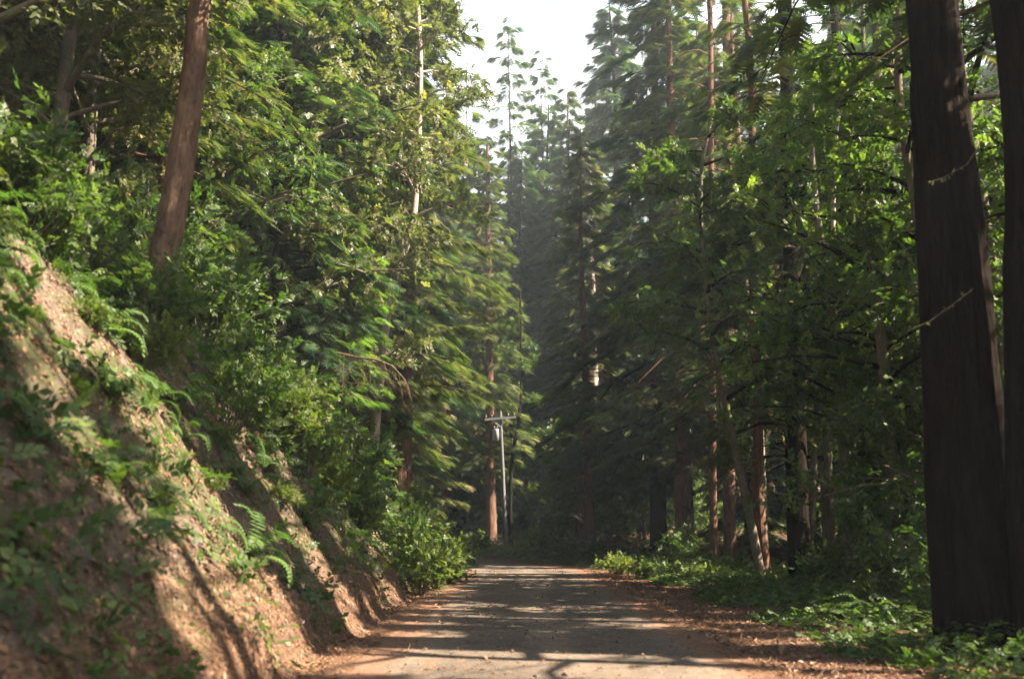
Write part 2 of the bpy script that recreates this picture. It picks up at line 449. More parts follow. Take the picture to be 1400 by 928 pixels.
def mat_road():
    m, n, l = new_mat('worn_asphalt')
    v = coords(n, l); ed = n.new('ShaderNodeAttribute'); ed.attribute_name = 'edge'
    big = noise(n, l, .5, 5, .6, v); fin = noise(n, l, 60, 5, .8, v); pt = noise(n, l, 1.6, 6, .75, coords(n, l, (1, .5, 1)), .8)
    r = ramp(n, [(.3, (.06, .049, .039)), (.5, (.13, .108, .087)), (.7, (.24, .205, .168))]); l.new(fin.outputs[0], r.inputs[0])
    rb = ramp(n, [(.35, (.72, .72, .72)), (.65, (1.12, 1.1, 1.06))]); l.new(big.outputs[0], rb.inputs[0])
    mu = n.new('ShaderNodeMix'); mu.data_type = 'RGBA'; mu.blend_type = 'MULTIPLY'; mu.inputs[0].default_value = 1; l.new(r.outputs[0], mu.inputs[6]); l.new(rb.outputs[0], mu.inputs[7])
    # worn wheel tracks and cracks
    sx = n.new('ShaderNodeSeparateXYZ'); l.new(v, sx.inputs[0])
    wv = n.new('ShaderNodeMath'); wv.operation = 'SINE'; wm = n.new('ShaderNodeMath'); wm.operation = 'MULTIPLY_ADD'; wm.inputs[1].default_value = 3.6; wm.inputs[2].default_value = -.3
    l.new(sx.outputs['X'], wm.inputs[0]); l.new(wm.outputs[0], wv.inputs[0])
    wr = ramp(n, [(0, (.8, .8, .8)), (1, (1.15, 1.13, 1.1))]); l.new(wv.outputs[0], wr.inputs[0])
    mw = n.new('ShaderNodeMix'); mw.data_type = 'RGBA'; mw.blend_type = 'MULTIPLY'; mw.inputs[0].default_value = .7; l.new(mu.outputs[2], mw.inputs[6]); l.new(wr.outputs[0], mw.inputs[7])
    vc = n.new('ShaderNodeTexVoronoi'); vc.feature = 'DISTANCE_TO_EDGE'; vc.inputs['Scale'].default_value = 1.1
    nd = noise(n, l, 3, 4, .7, v); va = n.new('ShaderNodeVectorMath'); va.operation = 'ADD'; l.new(v, va.inputs[0]); l.new(nd.outputs['Color'], va.inputs[1]); l.new(va.outputs[0], vc.inputs['Vector'])
    cr = ramp(n, [(.0, (.25, .25, .25)), (.022, (1, 1, 1))]); l.new(vc.outputs['Distance'], cr.inputs[0])
    mc = n.new('ShaderNodeMix'); mc.data_type = 'RGBA'; mc.blend_type = 'MULTIPLY'; mc.inputs[0].default_value = .75; l.new(mw.outputs[2], mc.inputs[6]); l.new(cr.outputs[0], mc.inputs[7]); mu = mc
    # drifts of rusty needles, thicker at the edges
    ad = n.new('ShaderNodeMath'); ad.operation = 'MULTIPLY_ADD'; l.new(ed.outputs['Fac'], ad.inputs[0]); ad.inputs[1].default_value = .55; l.new(pt.outputs[0], ad.inputs[2])
    rn = ramp(n, [(.56, (0, 0, 0)), (.76, (1, 1, 1))]); l.new(ad.outputs[0], rn.inputs[0])
    nf = noise(n, l, 45, 4, .8, v); rc = ramp(n, [(.3, (.07, .038, .024)), (.7, (.25, .155, .105))]); l.new(nf.outputs[0], rc.inputs[0])
    mx = n.new('ShaderNodeMix'); mx.data_type = 'RGBA'; l.new(rn.outputs[0], mx.inputs[0]); l.new(mu.outputs[2], mx.inputs[6]); l.new(rc.outputs[0], mx.inputs[7])
    pb = n.new('ShaderNodeBsdfPrincipled'); pb.inputs['Roughness'].default_value = 1; pb.inputs['Specular IOR Level'].default_value = .05
    l.new(mx.outputs[2], pb.inputs['Base Color'])
    bp = n.new('ShaderNodeBump'); bp.inputs['Strength'].default_value = .6; bp.inputs['Distance'].default_value = .012
    l.new(fin.outputs[0], bp.inputs['Height']); l.new(bp.outputs[0], pb.inputs['Normal'])
    o = n.new('ShaderNodeOutputMaterial'); l.new(pb.outputs[0], o.inputs[0]); return m
M['road'] = mat_road()

# ------------------------------------------------------------------ ground and road
def axis(segs):
    out = []
    for a, b, st in segs:
        out += list(np.arange(a, b, st))
    out.append(segs[-1][1]); return np.array(out)
gx = axis([(-260, -60, 20), (-60, -20, 2.5), (-20, -9, .4), (-9, -2, .07), (-2, 3, .25), (3, 8, .12), (8, 20, .6), (20, 60, 3), (60, 260, 20)])
gy = axis([(-60, -8, 4), (-8, 3, .5), (3, 17, .09), (17, 30, .16), (30, 55, .4), (55, 90, 2), (90, 400, 25)])
GX, GY = np.meshgrid(gx, gy)
GZ = height(GX, GY)
GS = lateral(GX, GY)
nx, ny = len(gx), len(gy)
idx = np.arange(nx * ny).reshape(ny, nx)
F = np.stack([idx[:-1, :-1], idx[:-1, 1:], idx[1:, 1:], idx[1:, :-1]], -1).reshape(-1, 4)
shoulder = sst(5.4, 4.2, GS + 0.7 * (fbm(GX * .8, GY * .8, 51, 2) - .37)) if False else 1 - sst(3.9, 5.0, GS + 0.9 * (fbm(GX * .8, GY * .8, 51, 2) - .37))
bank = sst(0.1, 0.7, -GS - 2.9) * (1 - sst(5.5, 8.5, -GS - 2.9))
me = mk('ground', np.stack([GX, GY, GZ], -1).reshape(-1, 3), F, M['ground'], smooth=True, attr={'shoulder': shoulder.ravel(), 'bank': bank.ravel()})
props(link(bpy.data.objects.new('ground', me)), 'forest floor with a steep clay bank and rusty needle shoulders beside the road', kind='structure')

def centre(t):
    """point and left normal at arc length t from y=-30"""
    if t < RY + 30: return np.array((RX, -30 + t)), np.array((-1., 0.))
    a = (t - RY - 30) / RR
    if a < PI / 2: return np.array((RX - RR + RR * math.cos(a), RY + RR * math.sin(a))), np.array((-math.cos(a), -math.sin(a)))
    return np.array((RX - RR - (t - RY - 30 - RR * PI / 2), RY + RR)), np.array((0., -1.))
V, ea = [], []
ts = np.concatenate([np.arange(0, 33, 1), np.arange(33, 62, .2), np.arange(62, 150, .5)]); W = 16
for t in ts:
    c, nrm = centre(t)
    for j in range(W + 1):
        u = -1 + 2 * j / W
        wob = 0.28 * (fbm(np.array([t * .9]), np.array([u * 3]), 61, 3)[0] - .44) * 2
        hw = 2.62 + (wob if abs(u) == 1 else 0)
        p = c - nrm * u * hw
        V.append((p[0], p[1], 0)); ea.append(max(0, (abs(u) - .56) / .44))
V = np.array(V); V[:, 2] = road_z(V[:, 0], V[:, 1]) - 0.028 * np.clip((np.array(ea) - .8) / .2, 0, 1)
idx = np.arange(len(V)).reshape(len(ts), W + 1)
F = np.stack([idx[:-1, :-1], idx[:-1, 1:], idx[1:, 1:], idx[1:, :-1]], -1).reshape(-1, 4)
me = mk('road', V, F, M['road'], smooth=True, attr={'edge': np.array(ea)})
props(link(bpy.data.objects.new('road', me)), 'narrow worn asphalt road bending left between the trees', kind='structure')

# ------------------------------------------------------------------ litter and ground cover (uncountable)
rng = np.random.RandomState(11)
def normals(x, y, e=.06):
    dx = (height(x + e, y) - height(x - e, y)) / (2 * e); dy = (height(x, y + e) - height(x, y - e)) / (2 * e)
    n = np.stack([-dx, -dy, np.ones_like(dx)], -1)
    return n / np.linalg.norm(n, axis=1, keepdims=True)
def scatter(n, ymin, ymax, sfun, power=1.6):
    y = ymin + (ymax - ymin) * rng.rand(n) ** power
    s = sfun(n, y)
    # lateral offset back to a point, by walking out from the centre line
    a = np.clip((y - RY) / RR, 0, None)
    ang = np.minimum(a, PI / 2)
    x = np.where(y < RY, RX + s, RX - RR + (RR + s) * np.cos(ang))
    yy = np.where(y < RY, y, RY + (RR + s) * np.sin(ang))
    return x, yy
def lay(x, y, lift, size, tilt):
    n = len(x); z = height(x, y); N = normals(x, y)
    N = N + tilt * rng.randn(n, 3); N /= np.linalg.norm(N, axis=1, keepdims=True)
    X = rng.randn(n, 3); X -= N * (X * N).sum(1, keepdims=True)
    return np.stack([x, y, z], -1) + N * lift, X, N, size
def sparse_s(n, y):
    q = rng.rand(n)
    return np.where(q < .62, -2.6 - 5.5 * rng.rand(n) ** 1.2, np.where(q < .97, 2.3 + 3.0 * rng.rand(n), -2.6 + 5 * rng.rand(n)))
x, y = scatter(80000, 3, 40, sparse_s)
on = np.abs(lateral(x, y)) < 2.6
pos, X, N, S = lay(x, y, .012, .04 + .06 * rng.rand(len(x)) ** 1.5, .35)
pos[:, 2] = np.where(on, road_z(x, y) + .012, pos[:, 2])
V, F, T = stamp(np.array([(0, 0, 0), (.5, .27, .1), (1, 0, -.05), (.5, -.27, .1)]), np.array([(0, 1, 2), (0, 2, 3)]), pos, X, N, S, rng)
me = mk('leaf_litter', V, F, M['litter'], T)
props(link(bpy.data.objects.new('leaf_litter', me)), 'fallen brown leaves and needles on bank and road edges', 'leaf litter', kind='stuff')

def cover_s(n, y):
    return 3.9 + 5.5 * rng.rand(n) ** 1.1 + .9 * (vnoise(y * .6, y * 0, 71) - .5)
parts = []
x, y = scatter(21000, 5, 62, cover_s, 1.35)
keep = vnoise(x * .9, y * .9, 73) > .22
x, y = x[keep], y[keep]
hgt = (.05 + .32 * rng.rand(len(x))) * sst(3.6, 5.0, lateral(x, y)) + .03
pos = np.stack([x, y, height(x, y) + hgt], -1)
X = rng.randn(len(x), 3); X[:, 2] = np.abs(X[:, 2]) * .3
N = np.stack([.4 * rng.randn(len(x)), .4 * rng.randn(len(x)), np.ones(len(x))], -1)
for k in range(3):
    q = np.arange(len(x)) % 3 == k
    parts.append(stamp(*TW[k], pos[q], X[q], N[q], .15 + .15 * rng.rand(q.sum()), rng))
V, F, T = cat(parts)
me = mk('ground_cover', V, F, M['cover'], T)
props(link(bpy.data.objects.new('ground_cover', me)), 'low green vines and weeds growing along the outer road edge', 'ground cover', kind='stuff')

# moss, ivy and little seedlings on the bank
parts = []
def bank_s(n, y): return -2.95 - 8.5 * rng.rand(n) ** .8
x, y = scatter(24000, 3.0, 58, bank_s, 1.6)
s = lateral(x, y)
keep = (fbm(x * .55, y * .55, 77, 3) + .05 * sst(18, 26, y) + .12 * sst(4, 7, -s) + .05 * (1 - sst(10, 12, y)) - .11 * sst(9.8, 10.6, y) * (1 - sst(15, 17, y)) * (1 - sst(6, 7.5, -s))) > .42
x, y = x[keep], y[keep]
pos = np.stack([x, y, height(x, y) + .03 + .22 * rng.rand(len(x)) ** 2], -1)
NN = normals(x, y); X = rng.randn(len(x), 3) * .7 + np.array((.6, 0, -.3)); N = NN + .4 * rng.randn(len(x), 3)
for k in range(3):
    q = np.arange(len(x)) % 3 == k
    parts.append(stamp(*TW[k], pos[q], X[q], N[q], .15 + .28 * rng.rand(q.sum()) ** 1.5, rng))
V, F, T = cat(parts)
me = mk('bank_greenery', V, F, M['cover'], T)
props(link(bpy.data.objects.new('bank_greenery', me)), 'ivy and weeds covering the clay bank on the inner side', 'ground cover', kind='stuff')

x, y = scatter(11000, 16, 75, lambda n, y: 8.5 + 26 * rng.rand(n), 1.2)
x2, y2 = scatter(4000, 38, 75, lambda n, y: -6.5 - 14 * rng.rand(n), 1.0)
x, y = np.concatenate([x, x2]), np.concatenate([y, y2])
q = fbm(x * .3, y * .3, 91, 2) > .3; x, y = x[q], y[q]
pos = np.stack([x, y, height(x, y) + .1 + 1.0 * rng.rand(len(x)) * vnoise(x * .4, y * .4, 92)], -1)
X = rng.randn(len(x), 3); X[:, 2] *= .4; N = np.array((0, 0, 1)) + .4 * rng.randn(len(x), 3)
V, F, T = cat([stamp(*TW[k], pos[k::3], X[k::3], N[k::3], .4 + .3 * rng.rand(len(pos[k::3])), rng) for k in range(3)])
props(link(bpy.data.objects.new('undergrowth', mk('undergrowth', V, F, M['broad'], T))), 'dark leafy undergrowth between the trunks of the forest', 'undergrowth', kind='stuff')
nV = np.array([(0, -.03, 0), (0, .03, 0), (1, 0, .05)]); nF = np.array([(0, 1, 2)])
x, y = scatter(120000, 4, 26, lambda n, y: np.where(rng.rand(n) < .45, -2.3 - 1.3 * rng.rand(n), np.where(rng.rand(n) < .75, 2.0 + 2.6 * rng.rand(n), -2.6 + 5.2 * rng.rand(n))), 1.7)
pos, X, N, S = lay(x, y, .008, .06 + .1 * rng.rand(len(x)), .2)
on = np.abs(lateral(x, y)) < 2.6; pos[:, 2] = np.where(on, road_z(x, y) + .008, pos[:, 2])
V, F, T = stamp(nV, nF, pos, X, N, S, rng)
props(link(bpy.data.objects.new('fallen_needles', mk('fallen_needles', V, F, M['litter'], T))), 'rusty fallen conifer needles drifted along the road edges', 'needles', kind='stuff')
ico = np.array([(0, 0, 1), (.89, 0, .45), (.28, .85, .45), (-.72, .53, .45), (-.72, -.53, .45), (.28, -.85, .45), (.72, .53, -.45), (-.28, .85, -.45), (-.89, 0, -.45), (-.28, -.85, -.45), (.72, -.53, -.45), (0, 0, -1)])
icf = np.array([(0, 1, 2), (0, 2, 3), (0, 3, 4), (0, 4, 5), (0, 5, 1), (1, 6, 2), (2, 7, 3), (3, 8, 4), (4, 9, 5), (5, 10, 1), (6, 7, 2), (7, 8, 3), (8, 9, 4), (9, 10, 5), (10, 6, 1), (11, 7, 6), (11, 8, 7), (11, 9, 8), (11, 10, 9), (11, 6, 10)])
x, y = scatter(5200, 4, 30, lambda n, y: -2.7 - 5.2 * rng.rand(n) ** 1.3)
pos, X, N, S = lay(x, y, .0, .012 + .055 * rng.rand(len(x)) ** 3, .5)
V, F, T = stamp(ico * np.array((1, .8, .6)), icf, pos, X, N, S, rng)
V += (rng.rand(len(V), 3) - .5) * .012
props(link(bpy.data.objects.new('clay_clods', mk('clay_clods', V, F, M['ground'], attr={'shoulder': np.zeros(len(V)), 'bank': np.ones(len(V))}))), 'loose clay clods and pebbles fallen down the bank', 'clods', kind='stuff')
stV = np.array([(0, -.5, 0), (0, .5, 0), (0, 0, .9), (60, -.3, 2), (60, .3, 2), (60, 0, 2.6)]) / 60.; stF = np.array([(0, 1, 2), (3, 5, 4), (0, 3, 4), (0, 4, 1), (1, 4, 5), (1, 5, 2), (2, 5, 3), (2, 3, 0)])
x, y = scatter(2600, 4, 36, sparse_s)
pos, X, N, S = lay(x, y, .008, .12 + .4 * rng.rand(len(x)) ** 2, .15)
on = np.abs(lateral(x, y)) < 2.6; pos[:, 2] = np.where(on, road_z(x, y) + .01, pos[:, 2])
V, F, T = stamp(stV, stF, pos, X, N, S, rng)
props(link(bpy.data.objects.new('fallen_twigs', mk('fallen_twigs', V, F, M['deadwood'], T))), 'small fallen twigs scattered over bank and road edges', 'twigs', kind='stuff')

# ------------------------------------------------------------------ ferns (thing > fronds)
def frond_mesh(seed):
    r = random.Random(seed); V, F = [], []
    n = 15
    for i in range(n):
        t = (i + 1) / (n + .5)
        x = t * .8; z = .55 * math.sin(t * 1.9) - .25 * t * t
        l = .15 * math.sin(PI * (t * .86 + .12)) + .01
        for s in (-1, 1):
            b = len(V); j = r.uniform(-.02, .02)
            V += [(x - .018, 0, z), (x + .03, 0, z + .005), (x + .05 + j, s * l, z - .03 + j), (x + .0, s * l * .6, z - .01)]
            F += [(b, b + 1, b + 2), (b, b + 2, b + 3)]
    V2, F2 = tube([(0, 0, 0), (.25, 0, .28), (.55, 0, .45), (.82, 0, .33)], [.006, .005, .004, .002], 3)
    F2 = np.concatenate([F2[:, :3], F2[:, [0, 2, 3]]])
    V, F, T = cat([(np.array(V), np.array(F), None), (V2, F2, None)])
    return mk('frond', V, F, M['fern'], np.full(len(F), r.random()))
FR = [frond_mesh(k) for k in range(5)]
rf = random.Random(5)
FERN_PROTO = None
def make_fern(x, y, size, label, lean=.35):
    z = gz(x, y)
    nr = normals(np.array([x]), np.array([y]), .3)[0]
    t = thing('sword_fern', label, 'fern', (x, y, z - .02), 0, 'ferns growing on the bank' if lateral(x, y) < 0 else 'ferns at the outer road edge')
    t.scale = (size,) * 3
    up = Vector((nr[0] * lean * 2, nr[1] * lean, 1)).normalized()
    R = up.to_track_quat('Z', 'Y')
    t.rotation_euler = R.to_euler()
    n = rf.randint(9, 12)
    for k in range(n):
        o = part('frond', FR[rf.randrange(5)], t)
        o.rotation_euler = (rf.uniform(-.2, .2), rf.uniform(-.35, .45), k * 2 * PI / n + rf.uniform(-.25, .25))
        q = rf.uniform(.75, 1.15); o.scale = (q, q, q)
    return t

# ------------------------------------------------------------------ trees
def trunk_mesh(name, path, r0, r1, mat, n=10, rings=24, bump=0, flare=.25, seed=0):
    pts = smooth_path(path, rings) if len(path) > 2 else [np.array(path[0]) + (np.array(path[1]) - np.array(path[0])) * i / (rings - 1) for i in range(rings)]
    rad = [r0 + (r1 - r0) * (i / (rings - 1)) ** .9 for i in range(rings)]
    V, F = tube(pts, rad, n, bump, seed, flare=flare)
    return mk(name, V, F, mat, smooth=True), pts
def at_h(pts, z):
    zs = [p[2] for p in pts]
    for i in range(len(pts) - 1):
        if zs[i + 1] >= z or i == len(pts) - 2:
            t = (z - zs[i]) / max(1e-6, zs[i + 1] - zs[i]); return pts[i] + (pts[i + 1] - pts[i]) * t

def conifer_parts(pts, H0, H1, R, nb, per, rs, leafmat, barkmat, droop=.5, spray=.56, keep=None, origin=(0, 0, 0), lo=.25, shape=.75, tmpl=None, clump=True, azf=None):
    """limbs and crown meshes of a conifer whose axis runs through pts (tree coordinates)"""
    r = np.random.RandomState(rs)
    Pp, PX_, PN, PS = [], [], [], []; limbs = []
    for i in range(nb):
        u = ((i + r.rand()) / nb) ** 1.0
        z = H0 + (H1 - H0) * u
        L = (R * (1 - u) ** shape + .35) * r.choice((r.uniform(.8, 1.2), r.uniform(.3, .8)), p=(.72, .28)) * (1 if u > .12 else .55 + 3.5 * u)
        a = i * 2.39996 + r.uniform(-.5, .5)
        if azf is not None: L *= azf(a)
        if L < .3: continue
        c = at_h(pts, z); d = np.array((math.cos(a), math.sin(a), 0)); lat = np.array((-d[1], d[0], 0))
        rise = r.uniform(-.05, .5) * (.4 + u); dr = droop * r.uniform(.45, 1.5)
        def bp(t): return c + d * L * t + np.array((0, 0, L * (rise * t - dr * t * t))) + lat * L * .08 * math.sin(t * 3 + i)
        k = 4
        pl = [bp(t) for t in np.linspace(0, 1, k)]
        if keep is not None and not keep(np.array([bp(.5), bp(.95)]) + np.array(origin)).any(): continue
        if True:
            limbs.append(tube(pl, [.012 * L + .012, .009 * L + .008, .005 * L + .005, .003], 3))
        m = max(3, int(per * (L / R + .25)))
        tt = lo + (1 - lo) * r.rand(m) ** .8
        for t in tt:
            side = 1 if r.rand() < .5 else -1
            off = r.rand() * .42 * L * (1 - t * .55) * (.5 if clump else 1)
            p = bp(t) + lat * side * off + np.array((0, 0, -off * .25 + r.uniform(-.06, .06)))
            x = d * (.55 + .5 * t) + lat * side * r.uniform(.2, 1.0) + np.array((0, 0, r.uniform(-.7, -.05)))
            Pp.append(p); PX_.append(x); PN.append(np.array((r.uniform(-.5, .5), r.uniform(-.5, .5), 1))); PS.append(spray * r.uniform(.6, 1.2))
    Pp, PX_, PN, PS = map(np.array, (Pp, PX_, PN, PS))
    if keep is not None:
        w = Pp + PX_ / np.linalg.norm(PX_, axis=1, keepdims=True) * PS[:, None] * .5 + np.array(origin)
        w2 = Pp + np.array(origin)
        q = keep(w) & keep(w2); Pp, PX_, PN, PS = Pp[q], PX_[q], PN[q], PS[q]
    V, F, T = stamp(*(tmpl or FIR), Pp, PX_, PN, PS, r)
    crown = mk('crown', V, F, leafmat, T)
    LV, LF, _ = cat([(v, f, None) for v, f in limbs])
    return mk('limbs', LV, LF, barkmat, smooth=True), crown

def broad_parts(pts, H0, H1, R, nl, per, rs, leafmat, barkmat, leaf=.34, keep=None, origin=(0, 0, 0), up=.5, azf=None):
    r = np.random.RandomState(rs); limbs = []; Pp, PX_, PN, PS = [], [], [], []
    for i in range(nl):
        u = (i + r.rand()) / nl; z = H0 + (H1 - H0) * u * .92
        a = i * 2.39996 + r.uniform(-.6, .6)
        L = R * (1 - .45 * u) * r.uniform(.65, 1.1)
        if azf is not None: L *= azf(a)
        if L < .3: continue
        c = at_h(pts, z); d = np.array((math.cos(a), math.sin(a), 0)); lat = np.array((-d[1], d[0], 0))
        rise = up * r.uniform(.5, 1.5)
        w = r.uniform(-.3, .3)
        def bp(t): return c + d * L * t + lat * L * w * t * t + np.array((0, 0, L * (rise * t - .35 * t * t)))
        if keep is not None and limbs and not keep(np.array([bp(.4), bp(.9)]) + np.array(origin)).any(): continue
        limbs.append(tube([bp(t) for t in (0, .3, .65, 1)], [.02 * L + .015, .014 * L + .01, .009 * L + .006, .005], 4))
        ns = 6
        for j in range(ns):
            t0 = .25 + .75 * (j + r.rand()) / ns; q0 = bp(t0)
            dd = d * r.uniform(.1, .8) + lat * (1 if j % 2 else -1) * r.uniform(.4, 1) + np.array((0, 0, r.uniform(-.35, .6)))
            dd /= np.linalg.norm(dd); l2 = L * .42 * r.uniform(.5, 1.1)
            if keep is None or keep(np.array([q0 + dd * l2 * .5]) + np.array(origin)).all(): limbs.append(tube([q0, q0 + dd * l2 * .5 + np.array((0, 0, .03)), q0 + dd * l2], [.008 * L + .004, .006 * L + .003, .003], 3))
            m = int(per * r.uniform(.5, 1.3))
            tq = r.rand(m) ** .7
            pp = q0 + np.outer(tq, dd) * l2 * 1.05 + r.randn(m, 3) * l2 * .17
            Pp.append(pp); PX_.append(dd * .6 + r.randn(m, 3) * .7 + np.array((0, 0, -.25))); PN.append(np.array((0, 0, 1)) + r.randn(m, 3) * .5); PS.append(leaf * r.uniform(.7, 1.25, m))
    Pp, PX_, PN, PS = map(np.concatenate, (Pp, PX_, PN, PS))
    if keep is not None:
        q = keep(Pp + np.array(origin)); Pp, PX_, PN, PS = Pp[q], PX_[q], PN[q], PS[q]
    ps = []
    for k in range(3):
        q = np.arange(len(Pp)) % 3 == k
        ps.append(stamp(*TW[k], Pp[q], PX_[q], PN[q], PS[q], r))
    V, F, T = cat(ps)
    LV, LF, _ = cat([(v, f, None) for v, f in limbs])
    return mk('limbs', LV, LF, barkmat, smooth=True), mk('crown', V, F, leafmat, T)

def hero(name, label, cate, base, path, r0, r1, bark, crown_fn, n=14, rings=30, bump=.02, flare=.25, group=None, seed=1):
    """a tree built for its place: path in tree coordinates"""
    t = thing(name, label, cate, base, 0, group)
    tm, pts = trunk_mesh('trunk', path, r0, r1, bark, n, rings, bump, flare, seed)
    part('trunk', tm, t)
    if crown_fn:
        li, cr = crown_fn(pts)
        part('limbs', li, t); part('crown', cr, t)
    return t

def keep_sun(p): return ~sunlit(p)

def on_ground(px, d):
    x = P(px, 700, d).x
    return Vector((x, d, gz(x, d)))
def px_path(base, pts):
    """pts: (px, py, d) -> path relative to base, starting a little under ground"""
    out = [(0, 0, -.3)]
    for a in pts:
        q = P(*a) - base; out.append(tuple(q))
    return out

# --- the big dark trunks at the right
b = on_ground(1332, 13.0)
t_big = hero('redwood_tree', 'massive black trunk in the foreground right of the road', 'tree', b,
     px_path(b, [(1326, 700, 13), (1306, 400, 13.05), (1284, 150, 13.1), (1268, -60, 13.1)]) + [tuple(P(1268, -60, 13.1) - b + Vector((-.1, .2, 14)))],
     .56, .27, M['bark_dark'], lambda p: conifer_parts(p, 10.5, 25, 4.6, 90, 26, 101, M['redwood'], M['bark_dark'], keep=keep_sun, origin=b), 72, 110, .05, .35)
b2 = on_ground(1428, 12.2)
t_2 = hero('redwood_tree', 'second dark trunk cut by the frame edge beside the massive foreground one', 'tree', b2,
     px_path(b2, [(1426, 700, 12.2), (1414, 400, 12.2), (1390, 0, 12.2)]) + [tuple(P(1390, 0, 12.2) - b2 + Vector((-.4, 0, 15)))],
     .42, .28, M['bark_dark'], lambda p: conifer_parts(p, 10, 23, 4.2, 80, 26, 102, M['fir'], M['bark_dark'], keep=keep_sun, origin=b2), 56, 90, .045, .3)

# --- leaning tree on the bank
b = on_ground(192, 15.6)
t_lean = hero('leaning_tree', 'curved brown trunk rooted high on the clay bank, leaning over the road', 'tree', b,
     px_path(b, [(196, 430, 15.6), (228, 330, 15.5), (249, 210, 15.4), (266, 90, 15.3), (277, -20, 15.2)]) + [tuple(P(276, -20, 15.2) - b + Vector((.5, 0, 5))), tuple(P(276, -20, 15.2) - b + Vector((.8, 0, 11)))],
     .28, .12, M['bark_brown'], lambda p: broad_parts(p, 5.5, 17, 4.8, 30, 34, 103, M['bay'], M['bark_brown'], leaf=.36), 36, 80, .03, .6)
for k, (a, l) in enumerate([(-.3, 1.5), (.5, 1.2), (-1.2, 1.7), (1.5, 1.1)]):
    p = []
    for i in range(7):
        q = i / 6 * l; x = b.x + math.cos(a) * (.25 + q) ; y = b.y + math.sin(a) * (.25 + q) + .1 * math.sin(i * 1.7 + k)
        p.append((x - b.x, y - b.y, gz(x, y) - b.z + .05 - .06 * i / 6 + (.2 if i == 0 else 0)))
    V, F = tube(p, [.11, .08, .07, .055, .045, .03, .015], 8, .01, k)
    part('root', mk('root', V, F, M['bark_brown'], smooth=True), t_lean)

# --- slim pale curved tree left of centre
b = on_ground(505, 33)
hero('slender_tree', 'slim pale trunk bowed in an S against the sunlit foliage left of the bend', 'tree', b,
     px_path(b, [(515, 560, 33), (527, 450, 33), (541, 375, 33), (563, 310, 33), (570, 230, 33), (574, 140, 33)]) + [tuple(P(574, 60, 33) - b), tuple(P(566, -60, 33) - b)],
     .17, .08, M['bark_pale'], lambda p: broad_parts(p, 10, 21, 2.7, 30, 34, 104, M['bay'], M['bark_pale'], leaf=.34), 12, 50, .008)

# --- forest wall landmarks beyond the bend
b = on_ground(672, 64)
t_far = hero('redwood_tree', 'sunlit redwood standing just left of the utility pole', 'tree', b,
     px_path(b, [(670, 600, 64), (668, 400, 64), (667, 250, 64), (666, 190, 64)]), .38, .07, M['bark_red'],
     lambda p: conifer_parts(p, 4.5, p[-1][2], 3.2, 150, 26, 105, M['redwood'], M['bark_red'], spray=.6, droop=.35), 14, 50, .02)
b = on_ground(698, 63)
hero('sapling', 'thin dark bent trunk rising just right of the utility pole', 'tree', b,
     px_path(b, [(699, 640, 63), (711, 560, 63), (712, 470, 63), (711, 400, 63)]), .14, .05, M['bark_dark'],
     lambda p: broad_parts(p, 9, 15, 1.7, 8, 12, 106, M['broad'], M['bark_dark'], leaf=.35), 8, 30)
b = on_ground(812, 68)
hero('redwood_tree', 'pinkish sunlit trunk in the dark forest right of the pole', 'tree', b,
     px_path(b, [(814, 640, 68), (811, 450, 68), (807, 330, 68), (805, 200, 68)]), .42, .12, M['bark_pale'],
     lambda p: conifer_parts(p, 8, p[-1][2] + .3, 3.0, 100, 22, 107, M['redwood'], M['bark_red'], spray=.6), 14, 50, .02)

# --- trunks at the right edge of the forest
RT = [(1043, 32, [(1038, 690), (1036, 560), (1030, 350), (1026, 100)], .20, .09, 'bark_red', 'straight trunk with a sunlit right flank beside the leaning pale one', 'C', 8),
      (1090, 30, [(1090, 690), (1086, 480), (1080, 250), (1072, 0)], .36, .2, 'bark_dark', 'thickest dark trunk at the forest edge between slimmer ones', 'C', 9),
      (1104, 32, [(1110, 690), (1117, 560), (1122, 400), (1130, 250)], .13, .06, 'bark_grey', 'slim mossy grey trunk hugging the right of the thickest dark one', 'B', 6),
      (1158, 27, [(1157, 690), (1150, 560), (1140, 400), (1142, 200)], .10, .05, 'bark_pale', 'thin whitish trunk flecked with sun in the undergrowth', 'B', 5),
      (1041, 29, [(1022, 690), (1000, 590), (984, 510), (965, 400), (958, 250)], .14, .05, 'bark_grey', 'mossy sapling leaning left across the forest edge', 'B', 7),
      (975, 41, [(975, 690), (974, 500), (972, 200), (970, 0)], .17, .1, 'bark_red', 'narrow reddish trunk deep in shade, farthest in the forest edge', 'C', 9),
      (996, 44, [(997, 690), (996, 500), (994, 200), (992, 0)], .3, .15, 'bark_red', 'reddish trunk with one bright sun spot deep in shade', 'C', 10),
      (1215, 24, [(1213, 690), (1208, 400), (1200, 100), (1196, -60)], .16, .08, 'bark_grey', 'grey trunk half hidden in bright leaves beside the massive black one', 'B', 5)]
for k, (px, d, pts, r0, r1, bk, lab, typ, cb) in enumerate(RT):
    b = on_ground(px, d)
    pth = px_path(b, [(a, c, d) for a, c in pts]); top = pth[-1]
    if typ == 'C':
        pth.append((top[0] - .2, top[1], max(top[2] + 5, 22)))
        fn = lambda p, b=b, k=k, cb=cb: conifer_parts(p, cb * .62, p[-1][2], 3.8, 130, 28, 120 + k, M['fir'] if k % 2 else M['redwood'], M['bark_red'], keep=keep_sun, origin=b)
    else:
        pth.append((top[0] + .5, top[1], top[2] + 2.5))
        fn = lambda p, b=b, k=k, cb=cb: broad_parts(p, cb * .62, p[-1][2], 3.3, 24, 36, 120 + k, M['broad'], M['bark_dark'], leaf=.35, keep=keep_sun, origin=b)
    hero('conifer_tree' if typ == 'C' else 'broadleaf_tree', lab, 'tree', b, pth, r0, r1, M[bk], fn, 12, 40, .012)

